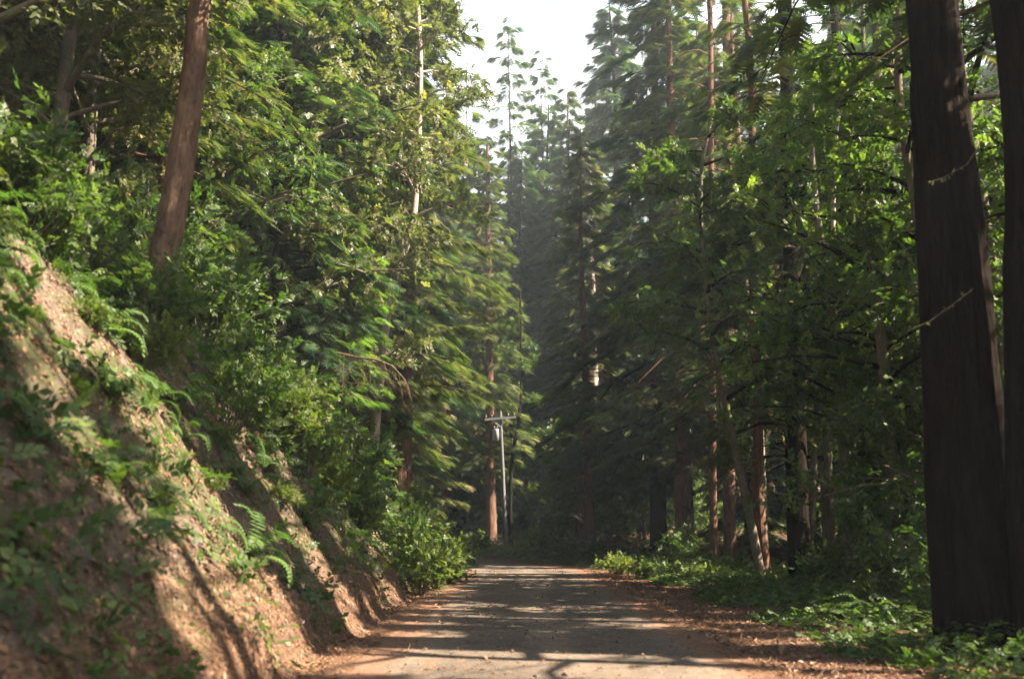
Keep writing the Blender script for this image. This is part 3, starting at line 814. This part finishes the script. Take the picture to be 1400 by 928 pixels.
# --- young light green fir left of centre
b = on_ground(462, 30)
zt = P(466, 318, 30).z - b.z
hero('young_fir', 'young fir with bright light green foliage in the sun', 'tree', b, [(0, 0, -.2), (0, 0, zt)], .09, .01, M['bark_red'],
     lambda p: conifer_parts(p, zt * .35, zt, 1.7, 70, 13, 140, M['young'], M['bark_red'], spray=.42, droop=.2), 8, 16)

# --- prototypes for the forest copies
PROTO = {}
def proto(key, kind, H, R, h0, r0, seed, leaf, bark, nb=160, per=46, droop=.5, dead=False):
    t = thing('conifer_tree' if kind == 'C' else 'broadleaf_tree', 'x', 'tree')
    lean = random.Random(seed).uniform(-.6, .6)
    path = [(0, 0, -.6), (lean * .3, 0, H * .35), (lean, lean * .4, H * .7), (lean * .8, 0, H)]
    tm, pts = trunk_mesh('trunk', path, r0, .03 if kind == 'C' else r0 * .3, M[bark], 9, 18, .012, .25, seed)
    part('trunk', tm, t)
    if kind == 'C': li, cr = conifer_parts(pts, h0, H - .2, R, nb, per, seed, M[leaf], M[bark], spray=.53, droop=droop)
    else: li, cr = broad_parts(pts, h0, H, R, nb, per, seed, M[leaf], M[bark], leaf=.36)
    part('limbs', li, t); part('crown', cr, t)
    PROTO[key] = [t, False, H, R, kind]
proto('fir_tall', 'C', 27, 4.0, 2.5, .32, 201, 'fir', 'bark_dark')
proto('red_tall', 'C', 29, 3.8, 3.5, .40, 202, 'redwood', 'bark_red', droop=.4)
proto('fir_mid', 'C', 19, 3.3, 1.2, .22, 203, 'fir', 'bark_dark', nb=135, per=40)
proto('red_mid', 'C', 16, 2.7, 1.2, .2, 204, 'redwood', 'bark_red', nb=130, per=40, droop=.3)
proto('broad_tall', 'B', 17, 4.4, 4.0, .2, 205, 'broad', 'bark_grey', nb=34, per=30)
proto('bay_tall', 'B', 15, 4.0, 2.5, .18, 206, 'bay', 'bark_grey', nb=34, per=30)
proto('broad_low', 'B', 8, 3.0, .6, .1, 207, 'broad', 'bark_grey', nb=28, per=26)
KIND = {'fir_tall': 'tall dark fir', 'red_tall': 'tall drooping redwood', 'fir_mid': 'dark mid-height fir', 'red_mid': 'mid-height redwood',
        'broad_tall': 'tall broadleaf tree', 'bay_tall': 'pale-leaved bay tree', 'broad_low': 'low bushy broadleaf tree'}

CONT_X = [-200, 585, 600, 640, 680, 705, 740, 775, 815, 850, 1700]
CONT_Y = [-3000, -900, 190, 185, 175, 190, 150, 110, 60, -1500, -3000]
placed = []
def ok_top(x, y, z, H, R):
    px, py = PIX(x, y, z + H)
    e = R * .45 * F_PX / y
    for q, w in ((px, 0), (px - e, R * 1.3 * F_PX / y * .5), (px + e, R * 1.3 * F_PX / y * .5)):
        if py + w < np.interp(q, CONT_X, CONT_Y): return False
    return True
def put_tree(key, x, y, sc, rz, zone, tries=True, hero_lab=None):
    t, used, H, R, kind = PROTO[key]
    z = gz(x, y) - .1
    if tries and y > 44 and key in ('fir_tall', 'red_tall'):
        px = PIX(x, y, 10)[0]; py = max(float(np.interp(px, CONT_X, CONT_Y)) + R * .55 * F_PX / y, -60)
        sc = min(1.75, max(.8, (P(px, py, y).z - z) / H * rt.uniform(.72, .99)))
    if tries and not ok_top(x, y, z, H * sc, R * sc): return False
    if not used:
        t.location = (x, y, z); t.rotation_euler = (0, 0, rz); t.scale = (sc,) * 3; o = t; PROTO[key][1] = True
    else: o = copy_thing(t, (x, y, z), rz, sc)
    placed.append((o, key, x, y, zone)); o['label'] = hero_lab or ''
    return True

rt = random.Random(42)
def fill(zone, n, xr, yr, keys, smin, gap, avoid=None):
    done = 0
    for _ in range(n * 30):
        if done >= n: break
        y = yr[0] + (yr[1] - yr[0]) * rt.random(); x = rt.uniform(*xr(y))
        s = float(lateral(np.array([x]), np.array([y]))[0])
        if -smin[0] < s < smin[1]: continue
        if avoid and avoid(x, y): continue
        px, py = PIX(x, y, 3)
        if y < 66 and abs(px - 678) < 50 + 2.6 * F_PX / y: continue
        if not (-130 < px < 1530): continue
        if any((x - a) ** 2 + (y - c) ** 2 < gap ** 2 for _, _, a, c, _ in placed): continue
        key = rt.choice(keys); sc = rt.uniform(.8, 1.15)
        if not put_tree(key, x, y, sc, rt.uniform(0, 6.28), zone):
            for q in (.75, .55):
                alt = rt.choice(['fir_mid', 'red_mid', 'broad_low'])
                if put_tree(alt, x, y, q * 1.1, rt.uniform(0, 6.28), zone): done += 1; break
            continue
        done += 1
near = ['bay_tall', 'broad_tall', 'red_mid', 'fir_mid']
for key, px, y, sc in [('red_tall', 548, 37, 1.0), ('bay_tall', 440, 31, 1.25), ('fir_tall', 500, 44, 1.15), ('red_tall', 535, 50, 1.1), ('fir_mid', 600, 74, 1.5),
                        ('fir_tall', 900, 51, 1.4), ('fir_tall', 838, 76, 1.6), ('fir_tall', 788, 74, 1.2), ('red_tall', 742, 84, 1.05), ('fir_tall', 640, 86, 1.05), ('red_tall', 705, 95, 1.1), ('fir_mid', 770, 80, 1.5), ('red_tall', 935, 47, 1.2), ('fir_tall', 607, 78, 1.15), ('broad_low', 1352, 20.5, 1.3), ('broad_low', 1362, 24, 1.5)]:
    x = on_ground(px, y).x
    put_tree(key, x, y, sc, px * .7, 'on the near hillside inside the bend' if px < 600 else ('in the forest beyond the bend' if px < 850 else 'in the dark forest right of the road'), False)
for key, px, y, top in [('red_tall', 697, 88, 195), ('fir_tall', 716, 80, 205), ('red_tall', 740, 92, 172), ('fir_tall', 762, 84, 140), ('red_tall', 646, 84, 196), ('fir_tall', 627, 76, 188), ('red_tall', 783, 90, 112), ('red_tall', 604, 68, 120)]:
    x = on_ground(px, y).x; g = gz(x, y) - .1
    put_tree(key, x, y, (P(px, top, y).z - g) / PROTO[key][2], px * .7, 'in the forest beyond the bend', False)
for k, (px, y, top, lab) in enumerate([(694, 82, 28, 'tall sparse fir whose thin tiers cross the bright sky gap'), (742, 88, 75, 'thin ragged conifer at the right side of the bright sky gap'), (632, 78, 95, 'ragged conifer top at the left side of the bright sky gap')]):
    b = on_ground(px, y); H_ = P(px, top, y).z - b.z
    hero('conifer_tree', lab, 'tree', b, [(0, 0, -.4), (.3, 0, H_ * .5), (0, 0, H_)], .3, .02, M['bark_dark'],
         lambda p, H_=H_, k=k: conifer_parts(p, H_ * .35, H_, 3.4 if k < 3 else 4.2, 84, 24, 160 + k, M['fir'], M['bark_dark'], spray=.7, droop=.15, shape=.5), 8, 20)
# left hillside above the bank
fill('on the slope above the clay bank', 24, lambda y: (-.52 * y - 2, -6.5), (13, 26), ['bay_tall', 'broad_tall', 'bay_tall', 'fir_mid', 'red_tall'], (8.3, 99), 2.1)
fill('on the near hillside inside the bend', 34, lambda y: (-.52 * y - 2, -5.5), (26, 46), ['fir_tall', 'red_tall', 'bay_tall', 'fir_mid', 'red_mid'], (6.5, 99), 2.4)
fill('on the far hillside inside the bend', 34, lambda y: (-.52 * y - 2, -6.5), (46, 95), ['fir_tall', 'red_tall', 'red_tall', 'fir_mid'], (6, 4.5), 3.0)
# ahead, beyond the bend
gap_sun = lambda x, y: (54.5 < y + .21 * x < 73 and -1 < x < 38) or (abs(PIX(x, y, 3)[0] - 685) < 75 and y < 67)
fill('in the forest beyond the bend', 34, lambda y: (-8, .11 * y + 1), (52, 100), ['fir_tall', 'red_tall', 'fir_mid', 'red_mid', 'fir_mid'], (9, 5.0), 3.2, gap_sun)
# right forest
fill('in the dark forest right of the road', 28, lambda y: (7.5, .52 * y + 2), (45.5, 62), ['fir_tall', 'red_tall', 'broad_tall', 'fir_mid', 'broad_low'], (99, 6.0), 3.0, gap_sun)
fill('in the understorey right of the road', 20, lambda y: (13.5, .52 * y + 4), (22, 45), ['broad_low'], (99, 6.0), 2.4)
fill('behind the forest edge right of the road', 12, lambda y: (26, .52 * y + 7), (36, 45), ['fir_mid', 'red_mid', 'bay_tall'], (99, 6.0), 3.0)
fill('deep in the dark forest right of the road', 24, lambda y: (8, .52 * y + 3), (62, 105), ['fir_tall', 'fir_tall', 'red_tall'], (99, 6.0), 4.2, gap_sun)
fill('under the tall trees beyond the bend', 16, lambda y: (-14, 12), (56, 76), ['broad_low'], (8.5, 7.5), 2.6, lambda x, y: abs(PIX(x, y, 3)[0] - 680) < 34 and y < 66)

# --- trees near the outer edge that shade the road, each built for its place
CAST = [('conifer', 9.5, 3.0, 27, 4.5, 8), ('conifer', 10.5, 7.0, 29, 4.2, 9), ('conifer', 14.0, 10.2, 31, 4.6, 9), ('broad', 9.5, 10.3, 19, 4.5, 8), ('conifer', 10.8, 17.0, 30, 4.4, 7.5),
        ('conifer', 15.5, 14.5, 31, 4.6, 8), ('broad', 9.6, 19.5, 17, 4.4, 5.0), ('conifer', 13.5, 22.5, 29, 4.4, 6), ('broad', 10.5, 25.0, 16, 4.2, 4),
        ('conifer', 17.0, 27.5, 30, 4.4, 5), ('conifer', 12.0, 33.5, 27, 4.2, 4), ('broad', 9.0, 36.5, 15, 4.0, 3.5), ('conifer', 18.5, 19.0, 31, 4.4, 5), ('conifer', 17, 38.5, 30, 4.4, 4), ('conifer', 17, 5, 30, 4.6, 8), ('conifer', 10.5, 43.0, 27, 4, 4),
        ('broad', 11.5, 29.5, 19, 4.6, 4), ('broad', 14.0, 25.5, 21, 4.8, 4), ('conifer', 9.2, 14.2, 28, 4.2, 8.5), ('broad', 12.5, 40.5, 18, 4.5, 3.5), ('broad', 10.0, 32.0, 13, 3.8, 3.5), ('conifer', 20.5, 12, 31, 4.6, 9),
        ('maple', 8.3, 22.2, 13, 3.4, 4.0), ('maple', 8.8, 26.8, 14, 3.6, 4.2), ('maple', 7.9, 18.3, 12, 3.0, 4.2), ('maple', 9.6, 33.6, 15, 3.8, 4.2), ('maple', 10.8, 38.5, 16, 4.0, 4.5)]
CLAB = ['tall conifer just outside the frame shading the near road', 'conifer outside the frame behind the second dark trunk', 'high conifer behind the massive black trunk',
        'broadleaf tree close behind the massive black trunk', 'drooping conifer with branches hanging beside the massive black trunk', 'tall conifer showing between the two dark foreground trunks',
        'broadleaf tree with bright yellow-green leaves left of the massive black trunk', 'conifer behind the bright yellow-green broadleaf tree', 'round-leaved maple over the ground cover right of the road',
        'tall conifer rising behind the round-leaved maple', 'conifer rooted behind the leaning mossy sapling', 'broadleaf tree at the forest edge before the bend',
        'tall conifer behind the yellow-green foliage, deeper in', 'tall conifer behind the broadleaf tree before the bend', 'conifer outside the frame far right of the near road', 'conifer at the end of the outer road edge',
        'broad-crowned tree between the thickest edge trunk and the leaning sapling', 'high broadleaf crown above the round-leaved maple', 'drooping conifer overhead between the camera and the massive black trunk', 'leafy tree beside the conifer at the bend', 'small spreading tree over the leaning mossy sapling', 'conifer outside the frame beyond the dark trunks',
        'sunlit maple leaning in between the whitish trunk and the yellow-green tree', 'maple with bright round leaves around the thickest edge trunk', 'small bright maple nearest the massive black trunk', 'maple behind the trunk with the sunlit flank', 'maple near the bend, farthest of the bright ones']
for k, (ty, x, y, H, R, h0) in enumerate(CAST):
    b = Vector((x, y, gz(x, y)))
    path = [(0, 0, -.5), (.1, 0, H * .4), (-.2, .2, H * .8), (-.1, .2, H)]
    if ty == 'conifer':
        fn = lambda p, b=b, k=k, H=H, R=R, h0=h0: conifer_parts(p, h0, H - .2, R, 130, 29, 300 + k, M['redwood'] if k % 2 else M['fir'], M['bark_red'], keep=keep_sun, origin=b)
        hero('conifer_tree', CLAB[k], 'tree', b, path, .33, .03, M['bark_red' if k % 2 else 'bark_dark'], fn, 12, 30, .015)
    else:
        fn = lambda p, b=b, k=k, H=H, R=R, h0=h0, lm=M['maple' if ty == 'maple' else 'broad']: broad_parts(p, h0, H, R, 32, 29, 300 + k, lm, M['bark_dark'], leaf=.35, keep=keep_sun, origin=b)
        hero('broadleaf_tree', CLAB[k], 'tree', b, path, .17, .05, M['bark_grey'], fn, 12, 30, .01)

# --- the forest goes on behind and beside the camera: one mass nobody could count, it keeps the open sky off the road
rs_ = np.random.RandomState(77)
n = 17000
ax = rs_.uniform(-45, 60, n); ay = rs_.uniform(-45, 45, n); az = rs_.uniform(1.5, 30, n)
ins_view = (np.abs(ax) < .62 * ay + 7.5) | ((ay > 4) & (ax < 0)) | ((ay > 0) & (ax > 0) & (ax < 16)) | (np.hypot(ax, ay) < 9)
ins_view |= (np.abs(ax) < 5) & (az < 14)
clear = (vnoise(ax * .25, ay * .25, 81) < .36)
q = ~ins_view & ~clear
pos = np.stack([ax, ay, az + height(ax, ay, False) * .6], -1)[q]
m = len(pos); X = rs_.randn(m, 3) * np.array((1, 1, .4)); S = rs_.uniform(1.1, 1.9, m); Xn = X / np.linalg.norm(X, axis=1, keepdims=True) * S[:, None]
q = keep_sun(pos) & keep_sun(pos + Xn * .5) & keep_sun(pos + Xn); pos, X, S = pos[q], X[q], S[q]; m = len(pos)
V, F, T = stamp(*FIR, pos, X, rs_.randn(m, 3) * .5 + np.array((0, 0, 1)), S, rs_)
props(link(bpy.data.objects.new('surrounding_forest', mk('surrounding_forest', V, F, M['fir'], T))), 'the rest of the forest around the near road', 'forest', kind='stuff')

ORD = ['first', 'second', 'third', 'fourth', 'fifth', 'sixth', 'seventh', 'eighth', 'ninth', 'tenth', 'eleventh', 'twelfth', 'thirteenth', 'fourteenth', 'fifteenth', 'sixteenth', 'seventeenth', 'eighteenth', 'nineteenth', 'twentieth', 'twenty-first', 'twenty-second', 'twenty-third', 'twenty-fourth', 'twenty-fifth', 'twenty-sixth']
grp = {}
for o, key, x, y, zone in placed: grp.setdefault((zone, key), []).append((PIX(x, y, 5)[0], o))
for (zone, key), v in grp.items():
    v.sort(key=lambda q: q[0])
    for i, (_, o) in enumerate(v):
        o['label'] = (KIND[key] + ' ' + zone) if len(v) == 1 else f"{KIND[key]} {zone}, {ORD[i]} from the left"
        o['group'] = 'trees ' + zone
for k, v in PROTO.items():
    if not v[1]:
        for c in list(v[0].children): bpy.data.objects.remove(c)
        bpy.data.objects.remove(v[0])

# ------------------------------------------------------------------ utility pole
b = on_ground(692, 60)
top = P(684, 562, 60) - b
pole = thing('utility_pole', 'weathered grey wooden utility pole with a crossarm, standing beyond the bend', 'utility pole', b)
V, F = tube([(0, 0, -.4), tuple(top * .5), tuple(top)], [.135, .11, .085], 14)
Vc, Fc = tube([tuple(top), tuple(top + Vector((0, 0, .02)))], [.085, .001], 14)
V, F, _ = cat([(V, F, None), (Vc, Fc, None)])
part('pole_shaft', mk('pole_shaft', V, F, M['wood_grey'], smooth=True), pole)
def box(c, s):
    V = np.array([(c[0] + a * s[0] / 2, c[1] + e * s[1] / 2, c[2] + f * s[2] / 2) for a in (-1, 1) for e in (-1, 1) for f in (-1, 1)])
    F = np.array([(0, 1, 3, 2), (4, 6, 7, 5), (0, 4, 5, 1), (2, 3, 7, 6), (0, 2, 6, 4), (1, 5, 7, 3)]); return V, F
cz = top.z - .45; cx_ = top.x
V, F = box((0, 0, 0), (1.9, .1, .13))
o = part('crossarm', mk('crossarm', V, F, M['wood_grey']), pole); o.location = (cx_, -.17, cz); o.rotation_euler = (0, -.09, .1)
ins_V, ins_F = tube([(0, 0, 0), (0, 0, .05), (0, 0, .06), (0, 0, .1), (0, 0, .12), (0, 0, .17), (0, 0, .19)], [.015, .015, .05, .045, .055, .04, .02], 10)
ins = mk('insulator', ins_V, ins_F, M['porcelain'], smooth=True)
for q in (-.85, -.5, .5, .85):
    i = part('insulator', ins, o); i.location = (q, 0, .065)
for s in (-1, 1):
    V, F = tube([(cx_ + s * .55, -.2, cz - .02), (cx_, -.16, cz - .5)], .015, 5)
    part('brace', mk('brace', V, F, M['galv']), pole)
V, F = tube([(0, 0, 0), (0, 0, .02), (0, 0, .62), (0, 0, .68), (0, 0, .7)], [.01, .19, .19, .21, .02], 18)
o = part('transformer', mk('transformer', V, F, M['galv'], smooth=True), pole); o.location = (cx_ - .28, -.22, cz - 1.35)
for s in (-.08, .08):
    i = part('bushing', ins, o); i.location = (s, 0, .68)
V, F = box((0, 0, 0), (.1, .12, .35)); i = part('bracket', mk('bracket', V, F, M['galv']), o); i.location = (.16, .1, .35)

# ------------------------------------------------------------------ shrubs
SH = {}
def shrub_proto(key, H, R, seed, leaf, nl, per, lf):
    t = thing('shrub', 'x', 'shrub')
    r = random.Random(seed); st = []; Pv = []
    rr = np.random.RandomState(seed)
    Pp, X, N, S = [], [], [], []
    for k in range(nl):
        a = r.uniform(0, 6.28); e = r.uniform(.35, 1.0); l = R * e
        tip = np.array((math.cos(a) * l, math.sin(a) * l, H * r.uniform(.35, 1) * (1.15 - .4 * e)))
        mid = tip * .55 + np.array((0, 0, H * .12))
        st.append(tube([(0.05 * math.cos(a), 0.05 * math.sin(a), -.1), mid, tip], [.016, .009, .003], 4))
        m = int(per * r.uniform(.7, 1.3)); tq = .25 + .75 * rr.rand(m) ** .7
        c = np.where(tq[:, None] < .55, mid * tq[:, None] / .55, mid + (tip - mid) * ((tq[:, None] - .55) / .45))
        Pp.append(c + rr.randn(m, 3) * R * .1); d = tip / np.linalg.norm(tip)
        X.append(d * .6 + rr.randn(m, 3) * .7); N.append(np.array((0, 0, 1)) + rr.randn(m, 3) * .5); S.append(lf * rr.uniform(.7, 1.3, m))
    Pp, X, N, S = map(np.concatenate, (Pp, X, N, S)); Pp[:, 2] = np.maximum(Pp[:, 2], .03)
    V, F, T = cat([stamp(*TW[k], Pp[k::3], X[k::3], N[k::3], S[k::3], rr) for k in range(3)])
    LV, LF, _ = cat([(v, f, None) for v, f in st])
    part('stems', mk('stems', LV, LF, M['bark_grey'], smooth=True), t)
    part('foliage', mk('foliage', V, F, M[leaf], T), t)
    SH[key] = [t, False]
shrub_proto('round', 1.6, 1.0, 1, 'shrub', 34, 22, .26)
shrub_proto('loose', 2.2, 1.2, 2, 'broad', 30, 22, .28)
shrub_proto('low', .7, .8, 3, 'shrub', 26, 16, .24)
shrub_proto('dark', 1.3, 1.1, 4, 'cover', 30, 20, .26)
def shrub(key, px, d, sc, label, group=None, xyz=None, tilt=(0, 0)):
    p = xyz or on_ground(px, d)
    e = SH[key]
    rz = rf.uniform(0, 6.28)
    if not e[1]:
        o = e[0]; o.location = p; o.rotation_euler = (tilt[0], tilt[1], rz); o.scale = (sc,) * 3; o['label'] = label; e[1] = True
        if group: o['group'] = group
    else: o = copy_thing(e[0], p, rz, sc, label, group, tilt)
    if not group and 'group' in o: del o['group']
    return o
G1, G2 = 'shrubs at the foot of the bank', 'shrubs along the outer road edge'
shrub('round', 600, 27.5, .95, 'bright sunlit shrub at the foot of the bank where the road bends away', G1)
shrub('round', 575, 24.5, .85, 'yellow-green shrub nearest the camera among those at the bank foot', G1)
shrub('loose', 560, 28.5, .95, 'tall loose shrub rising behind the sunlit ones at the bank foot', G1)
shrub('low', 614, 30.0, .9, 'low shrub touching the road edge at the bank foot', G1)
shrub('dark', 606, 34, 1.2, 'dark green shrub just past the bright one inside the bend', G1)
shrub('low', 845, 36.5, .95, 'bright light green clump at the outer edge where the road bends', G2)
shrub('low', 872, 35, .6, 'small pale clump right beside the bright one at the bend', G2)
shrub('dark', 742, 52, 1.1, 'dark green shrub to the right of the utility pole foot', G2)
shrub('dark', 795, 47, .9, 'dark low shrub on the outer edge of the bend', G2)
shrub('dark', 655, 58, .9, 'shaded shrub at the foot of the sunlit redwood', G2)
shrub('low', 1205, 21, 1.0, 'leafy shrub with sun flecks left of the massive black trunk', G2)
shrub('loose', 1165, 24, .75, 'loose green shrub under the thin whitish trunk', G2)
shrub('loose', 1235, 19, .8, 'dark leafy shrub against the foot of the massive black trunk', G2)
shrub('dark', 1120, 27, .9, 'dark shrub at the foot of the thickest edge trunk', G2)
shrub('dark', 1000, 33, .7, 'dark shrub in the shade under the leaning sapling', G2)
shrub('low', 960, 31, .75, 'low spreading shrub on the outer edge before the leaning sapling', G2)
shrub('dark', 1350, 16, 1.1, 'dark shrub behind the gap between the two foreground trunks', G2)
shrub('loose', 930, 40, .9, 'tall dark shrub at the forest edge left of the reddish trunks', G2)
# shrubs on the bank and along its upper rim: (s from the centre line, y, size, kind, words)
BS = [(-6.0, 14.6, .75, 'loose', 'bright arching shrub below the leaning trunk'), (-7.2, 12.6, .9, 'loose', 'shrub on the bank rim left of the leaning trunk'), (-6.6, 17.6, 1.0, 'loose', 'bushy shrub just behind the leaning trunk'),
      (-5.2, 17.2, .8, 'round', 'yellow-green shrub halfway up the bank past the leaning trunk'), (-6.0, 20.5, 1.0, 'loose', 'large shrub on the bank midway to the bend'), (-4.7, 20.8, .8, 'round', 'rounded shrub low on the bank midway to the bend'),
      (-5.6, 23.5, 1.1, 'loose', 'tall shrub on the upper bank before the bend'), (-4.4, 23.6, .8, 'dark', 'dark shrub low on the bank before the bend'), (-5.2, 27.0, 1.2, 'loose', 'spreading shrub above the bright roadside ones'),
      (-8.4, 10.2, 1.0, 'loose', 'shrub high on the near bank at the frame edge'), (-7.6, 15.2, .9, 'dark', 'dark shrub on the rim beside the leaning trunk'), (-8.6, 12.8, 1.1, 'dark', 'dark shrub up the slope behind the bank rim'),
      (-7.8, 18.5, 1.3, 'loose', 'big shrub on the slope behind the leaning trunk'), (-7.4, 22, 1.4, 'loose', 'big shrub on the slope above the middle bank'), (-6.4, 29.5, 1.4, 'loose', 'big shrub on the slope inside the bend'), (-4.3, 31.5, 1.1, 'round', 'rounded shrub at the start of the bend, inner side'),
      (-4.9, 14.9, .42, 'low', 'small yellow-green plant in the middle of the sunlit clay'), (-4.3, 12.6, .35, 'low', 'small green plant low on the sunlit clay'), (-5.7, 11.9, .4, 'low', 'small plant high on the near sunlit streak'), (-6.4, 10.7, .45, 'low', 'small plant on the bare clay of the near bank'), (-3.9, 17.9, .5, 'low', 'small shrub at the bank foot midway to the bend'), (-4.1, 15.8, .4, 'low', 'small shrub at the bank foot beside the rusty needles')]
for s, y, sc, k, w in BS:
    x = RX + s
    shrub(k, 0, 0, sc, w, 'shrubs and seedlings on the bank', Vector((x, y, gz(x, y) - .03)), tilt=(0, .35))

for s, y, sc, k, w in [(-7.3, 9.3, .8, 'loose', 'arching shrub on the crest above the nearest bare clay'), (-8.0, 8.4, .9, 'round', 'rounded shrub on the crest at the extreme near end of the bank'), (-7.0, 11.0, .8, 'round', 'yellow-green shrub on the crest above the second streak'), (-6.7, 12.2, .7, 'loose', 'arching shrub below the crest before the leaning trunk'), (-5.6, 13.4, .55, 'round', 'small round shrub hanging on the clay below the leaning trunk'),
                      (-5.0, 15.9, .7, 'loose', 'loose shrub hanging over the clay right of the leaning trunk'), (-4.3, 18.6, .75, 'loose', 'loose shrub low on the bank before the middle ferns'), (-4.0, 24.6, .7, 'round', 'rounded shrub at the bank foot just before the bright roadside ones'), (-4.9, 18.3, .9, 'round', 'rounded shrub in the middle of the overgrown bank'), (-5.0, 21.8, .9, 'loose', 'arching shrub in the middle of the overgrown bank farther on')]:
    x = RX + s
    shrub(k, 0, 0, sc, w, 'shrubs and seedlings on the bank', Vector((x, y, gz(x, y) - .03)), tilt=(0, .35))
# ferns
FE = [(-6.6, 8.6, .9, 'on the upper near bank in shade'), (-6.1, 10.2, .8, 'between the two nearest sunlit streaks'), (-7.5, 10.0, 1, 'on the crest above the nearest clay'), (-5.1, 12.4, .7, 'in the middle of the clay between the sunlit streaks'), (-5.8, 12.4, .8, 'upper clay, just left of the leaning trunk foot'), (-4.4, 14.6, .7, 'low clay under the leaning trunk'), (-5.4, 17.2, 1, 'upper bank immediately past the leaning trunk'), (-4.6, 20.0, 1, 'middle bank beside the large shrub'), (-4.9, 13.2, .6, 'small one on the sunlit clay'), (-4.0, 17.0, .7, 'bank foot past the leaning trunk'), (-4.3, 9.4, .6, 'lower near bank in deep shade'), (-5.2, 8.2, .7, 'near bank at the bottom corner'),
      (-3.7, 12.4, .8, 'at the bank foot beside the nearest sunlit streak'), (-5.3, 14.0, .9, 'hanging from the clay below the leaning trunk'), (-4.6, 16.6, .85, 'low on the bank past the leaning trunk'), (-5.9, 16.0, .9, 'high on the bank under the leaning trunk'),
      (-4.2, 19.3, .9, 'at the middle of the bank between two shrubs'), (-5.2, 19.0, 1, 'on the upper bank between two shrubs'), (-3.9, 21.9, .8, 'low on the bank before the roadside shrubs'), (-5.0, 22.1, 1, 'on the upper bank before the bend'), (-4.4, 25.4, 1, 'above the bright roadside shrubs'),
      (-6.9, 11.4, .9, 'high on the near bank in shade'), (-5.0, 10.9, .7, 'on the near sunlit clay'), (-6.2, 13.2, .8, 'under the rim left of the leaning trunk'), (-6.7, 14.3, .9, 'on the rim by the leaning trunk roots'), (-4.1, 10.4, .6, 'at the foot of the near bank in shade'), (-5.6, 9.0, .7, 'in the shade of the nearest bank'), (-4.5, 8.3, .6, 'at the lower frame edge on the bank'), (-6.6, 9.6, .8, 'above the second sunlit streak'), (-5.9, 18.0, 1, 'just behind the leaning trunk'), (-4.9, 24.0, .9, 'half hidden by shrubs on the bank'), (-3.6, 14.2, .5, 'small one at the bank foot')]
for s, y, sz, w in FE: make_fern(RX + s, y, sz, 'sword fern ' + w)
for s, y, sz, w in [(5.6, 17.5, .8, 'in the ground cover left of the massive black trunk'), (5.9, 24, .9, 'in the ground cover near the whitish trunk'), (6.1, 30, 1, 'in the ground cover by the thickest edge trunk'), (5.5, 13.3, .7, 'at the foot of the massive black trunk'), (6.0, 21, .9, 'under the yellow-green broadleaf tree')]:
    make_fern(RX + s, y, sz, 'sword fern ' + w)

# dead limb hanging left of the bend
q = P(520, 492, 24)
t = thing('dead_branch', 'broken brown dead branch with drooping side twigs caught in the shrubs', 'branch', q)
pm = [(-1.1, .3, .22), (-.6, .2, .1), (-.1, .05, .02), (.3, 0, -.15), (.62, -.05, -.5), (.8, -.1, -1.0)]
V, F = tube(pm, [.035, .03, .024, .018, .012, .004], 6, .004)
part('limb', mk('limb', V, F, M['deadwood'], smooth=True), t)
rr = random.Random(9)
for k in range(15):
    a = -1.0 + 1.7 * k / 14; z0 = float(np.interp(a, [p[0] for p in pm], [p[2] for p in pm]))
    l = rr.uniform(.4, 1.2); w = rr.uniform(-.15, .55); yy = rr.uniform(-.25, .25)
    pt = [(a, 0, z0), (a + w * .25, yy * .4, z0 - l * .3), (a + w * .8, yy, z0 - l * .75), (a + w, yy, z0 - l)]
    V, F = tube(pt, [.010, .008, .005, .002], 4)
    ps = [(V, F, None)]
    for h in range(4):
        c = pt[1 + h % 2]; e = (c[0] + rr.uniform(-.2, .25), c[1] + rr.uniform(-.1, .1), c[2] - rr.uniform(.12, .35))
        ps.append((*tube([c, e], [.004, .002], 3), None))
    V = cat([(v, np.concatenate([f[:, :3], f[:, [0, 2, 3]]]), None) for v, f, _ in ps])
    part('twig', mk('twig', V[0], V[1], M['deadwood']), t)

# thin bare twigs catching light in front of the massive black trunk
for k, (pp, lab) in enumerate([([(1345, 190, 12.2), (1322, 225, 12.0), (1290, 243, 11.9), (1268, 250, 11.8)], 'thin bare twig with a sunlit tip high across the black trunk'),
                               ([(1330, 395, 12.1), (1300, 418, 12.0), (1270, 440, 11.9), (1240, 452, 11.9)], 'thin green twig slanting across the middle of the black trunk')]):
    b = P(*pp[0])
    t = thing('twig', lab, 'twig', b)
    V, F = tube([tuple(P(*a) - b) for a in pp], [.008, .006, .004, .002], 6)
    part('stem', mk('stem', V, F, M['deadwood' if k == 0 else 'bark_grey'], smooth=True), t)
    r = np.random.RandomState(k); n = 9
    A = np.array([tuple(P(*a) - b) for a in pp]); tt = r.rand(n) * 2.99
    pos = np.array([A[int(q)] + (A[int(q) + 1] - A[int(q)]) * (q % 1) for q in tt])
    for j in range(n):
        V, F, T = stamp(*LEAF, pos[j:j + 1], r.randn(1, 3) + np.array((0, 0, -.6)), r.randn(1, 3), np.array([.07]), r)
        part('leaf', mk('leaf', V, F, M['bay'], T), t)

# ------------------------------------------------------------------ thin haze volume added to stand in for the lens's veiling glare
HAZE = 0.0008
m, n, l = new_mat('glare_haze')
pv = n.new('ShaderNodeVolumePrincipled'); pv.inputs['Density'].default_value = HAZE; pv.inputs['Color'].default_value = (.80, .92, 1.0, 1)
pv.inputs['Anisotropy'].default_value = 0.2
o = n.new('ShaderNodeOutputMaterial'); l.new(pv.outputs[0], o.inputs['Volume'])
V, F = box((0, 170, 41), (524, 464, 96))
V[:, 2] += 0
ob = link(bpy.data.objects.new('haze', mk('haze', V, F, m)))
props(ob, 'thin haze added between the trees in place of lens glare', kind='stuff')
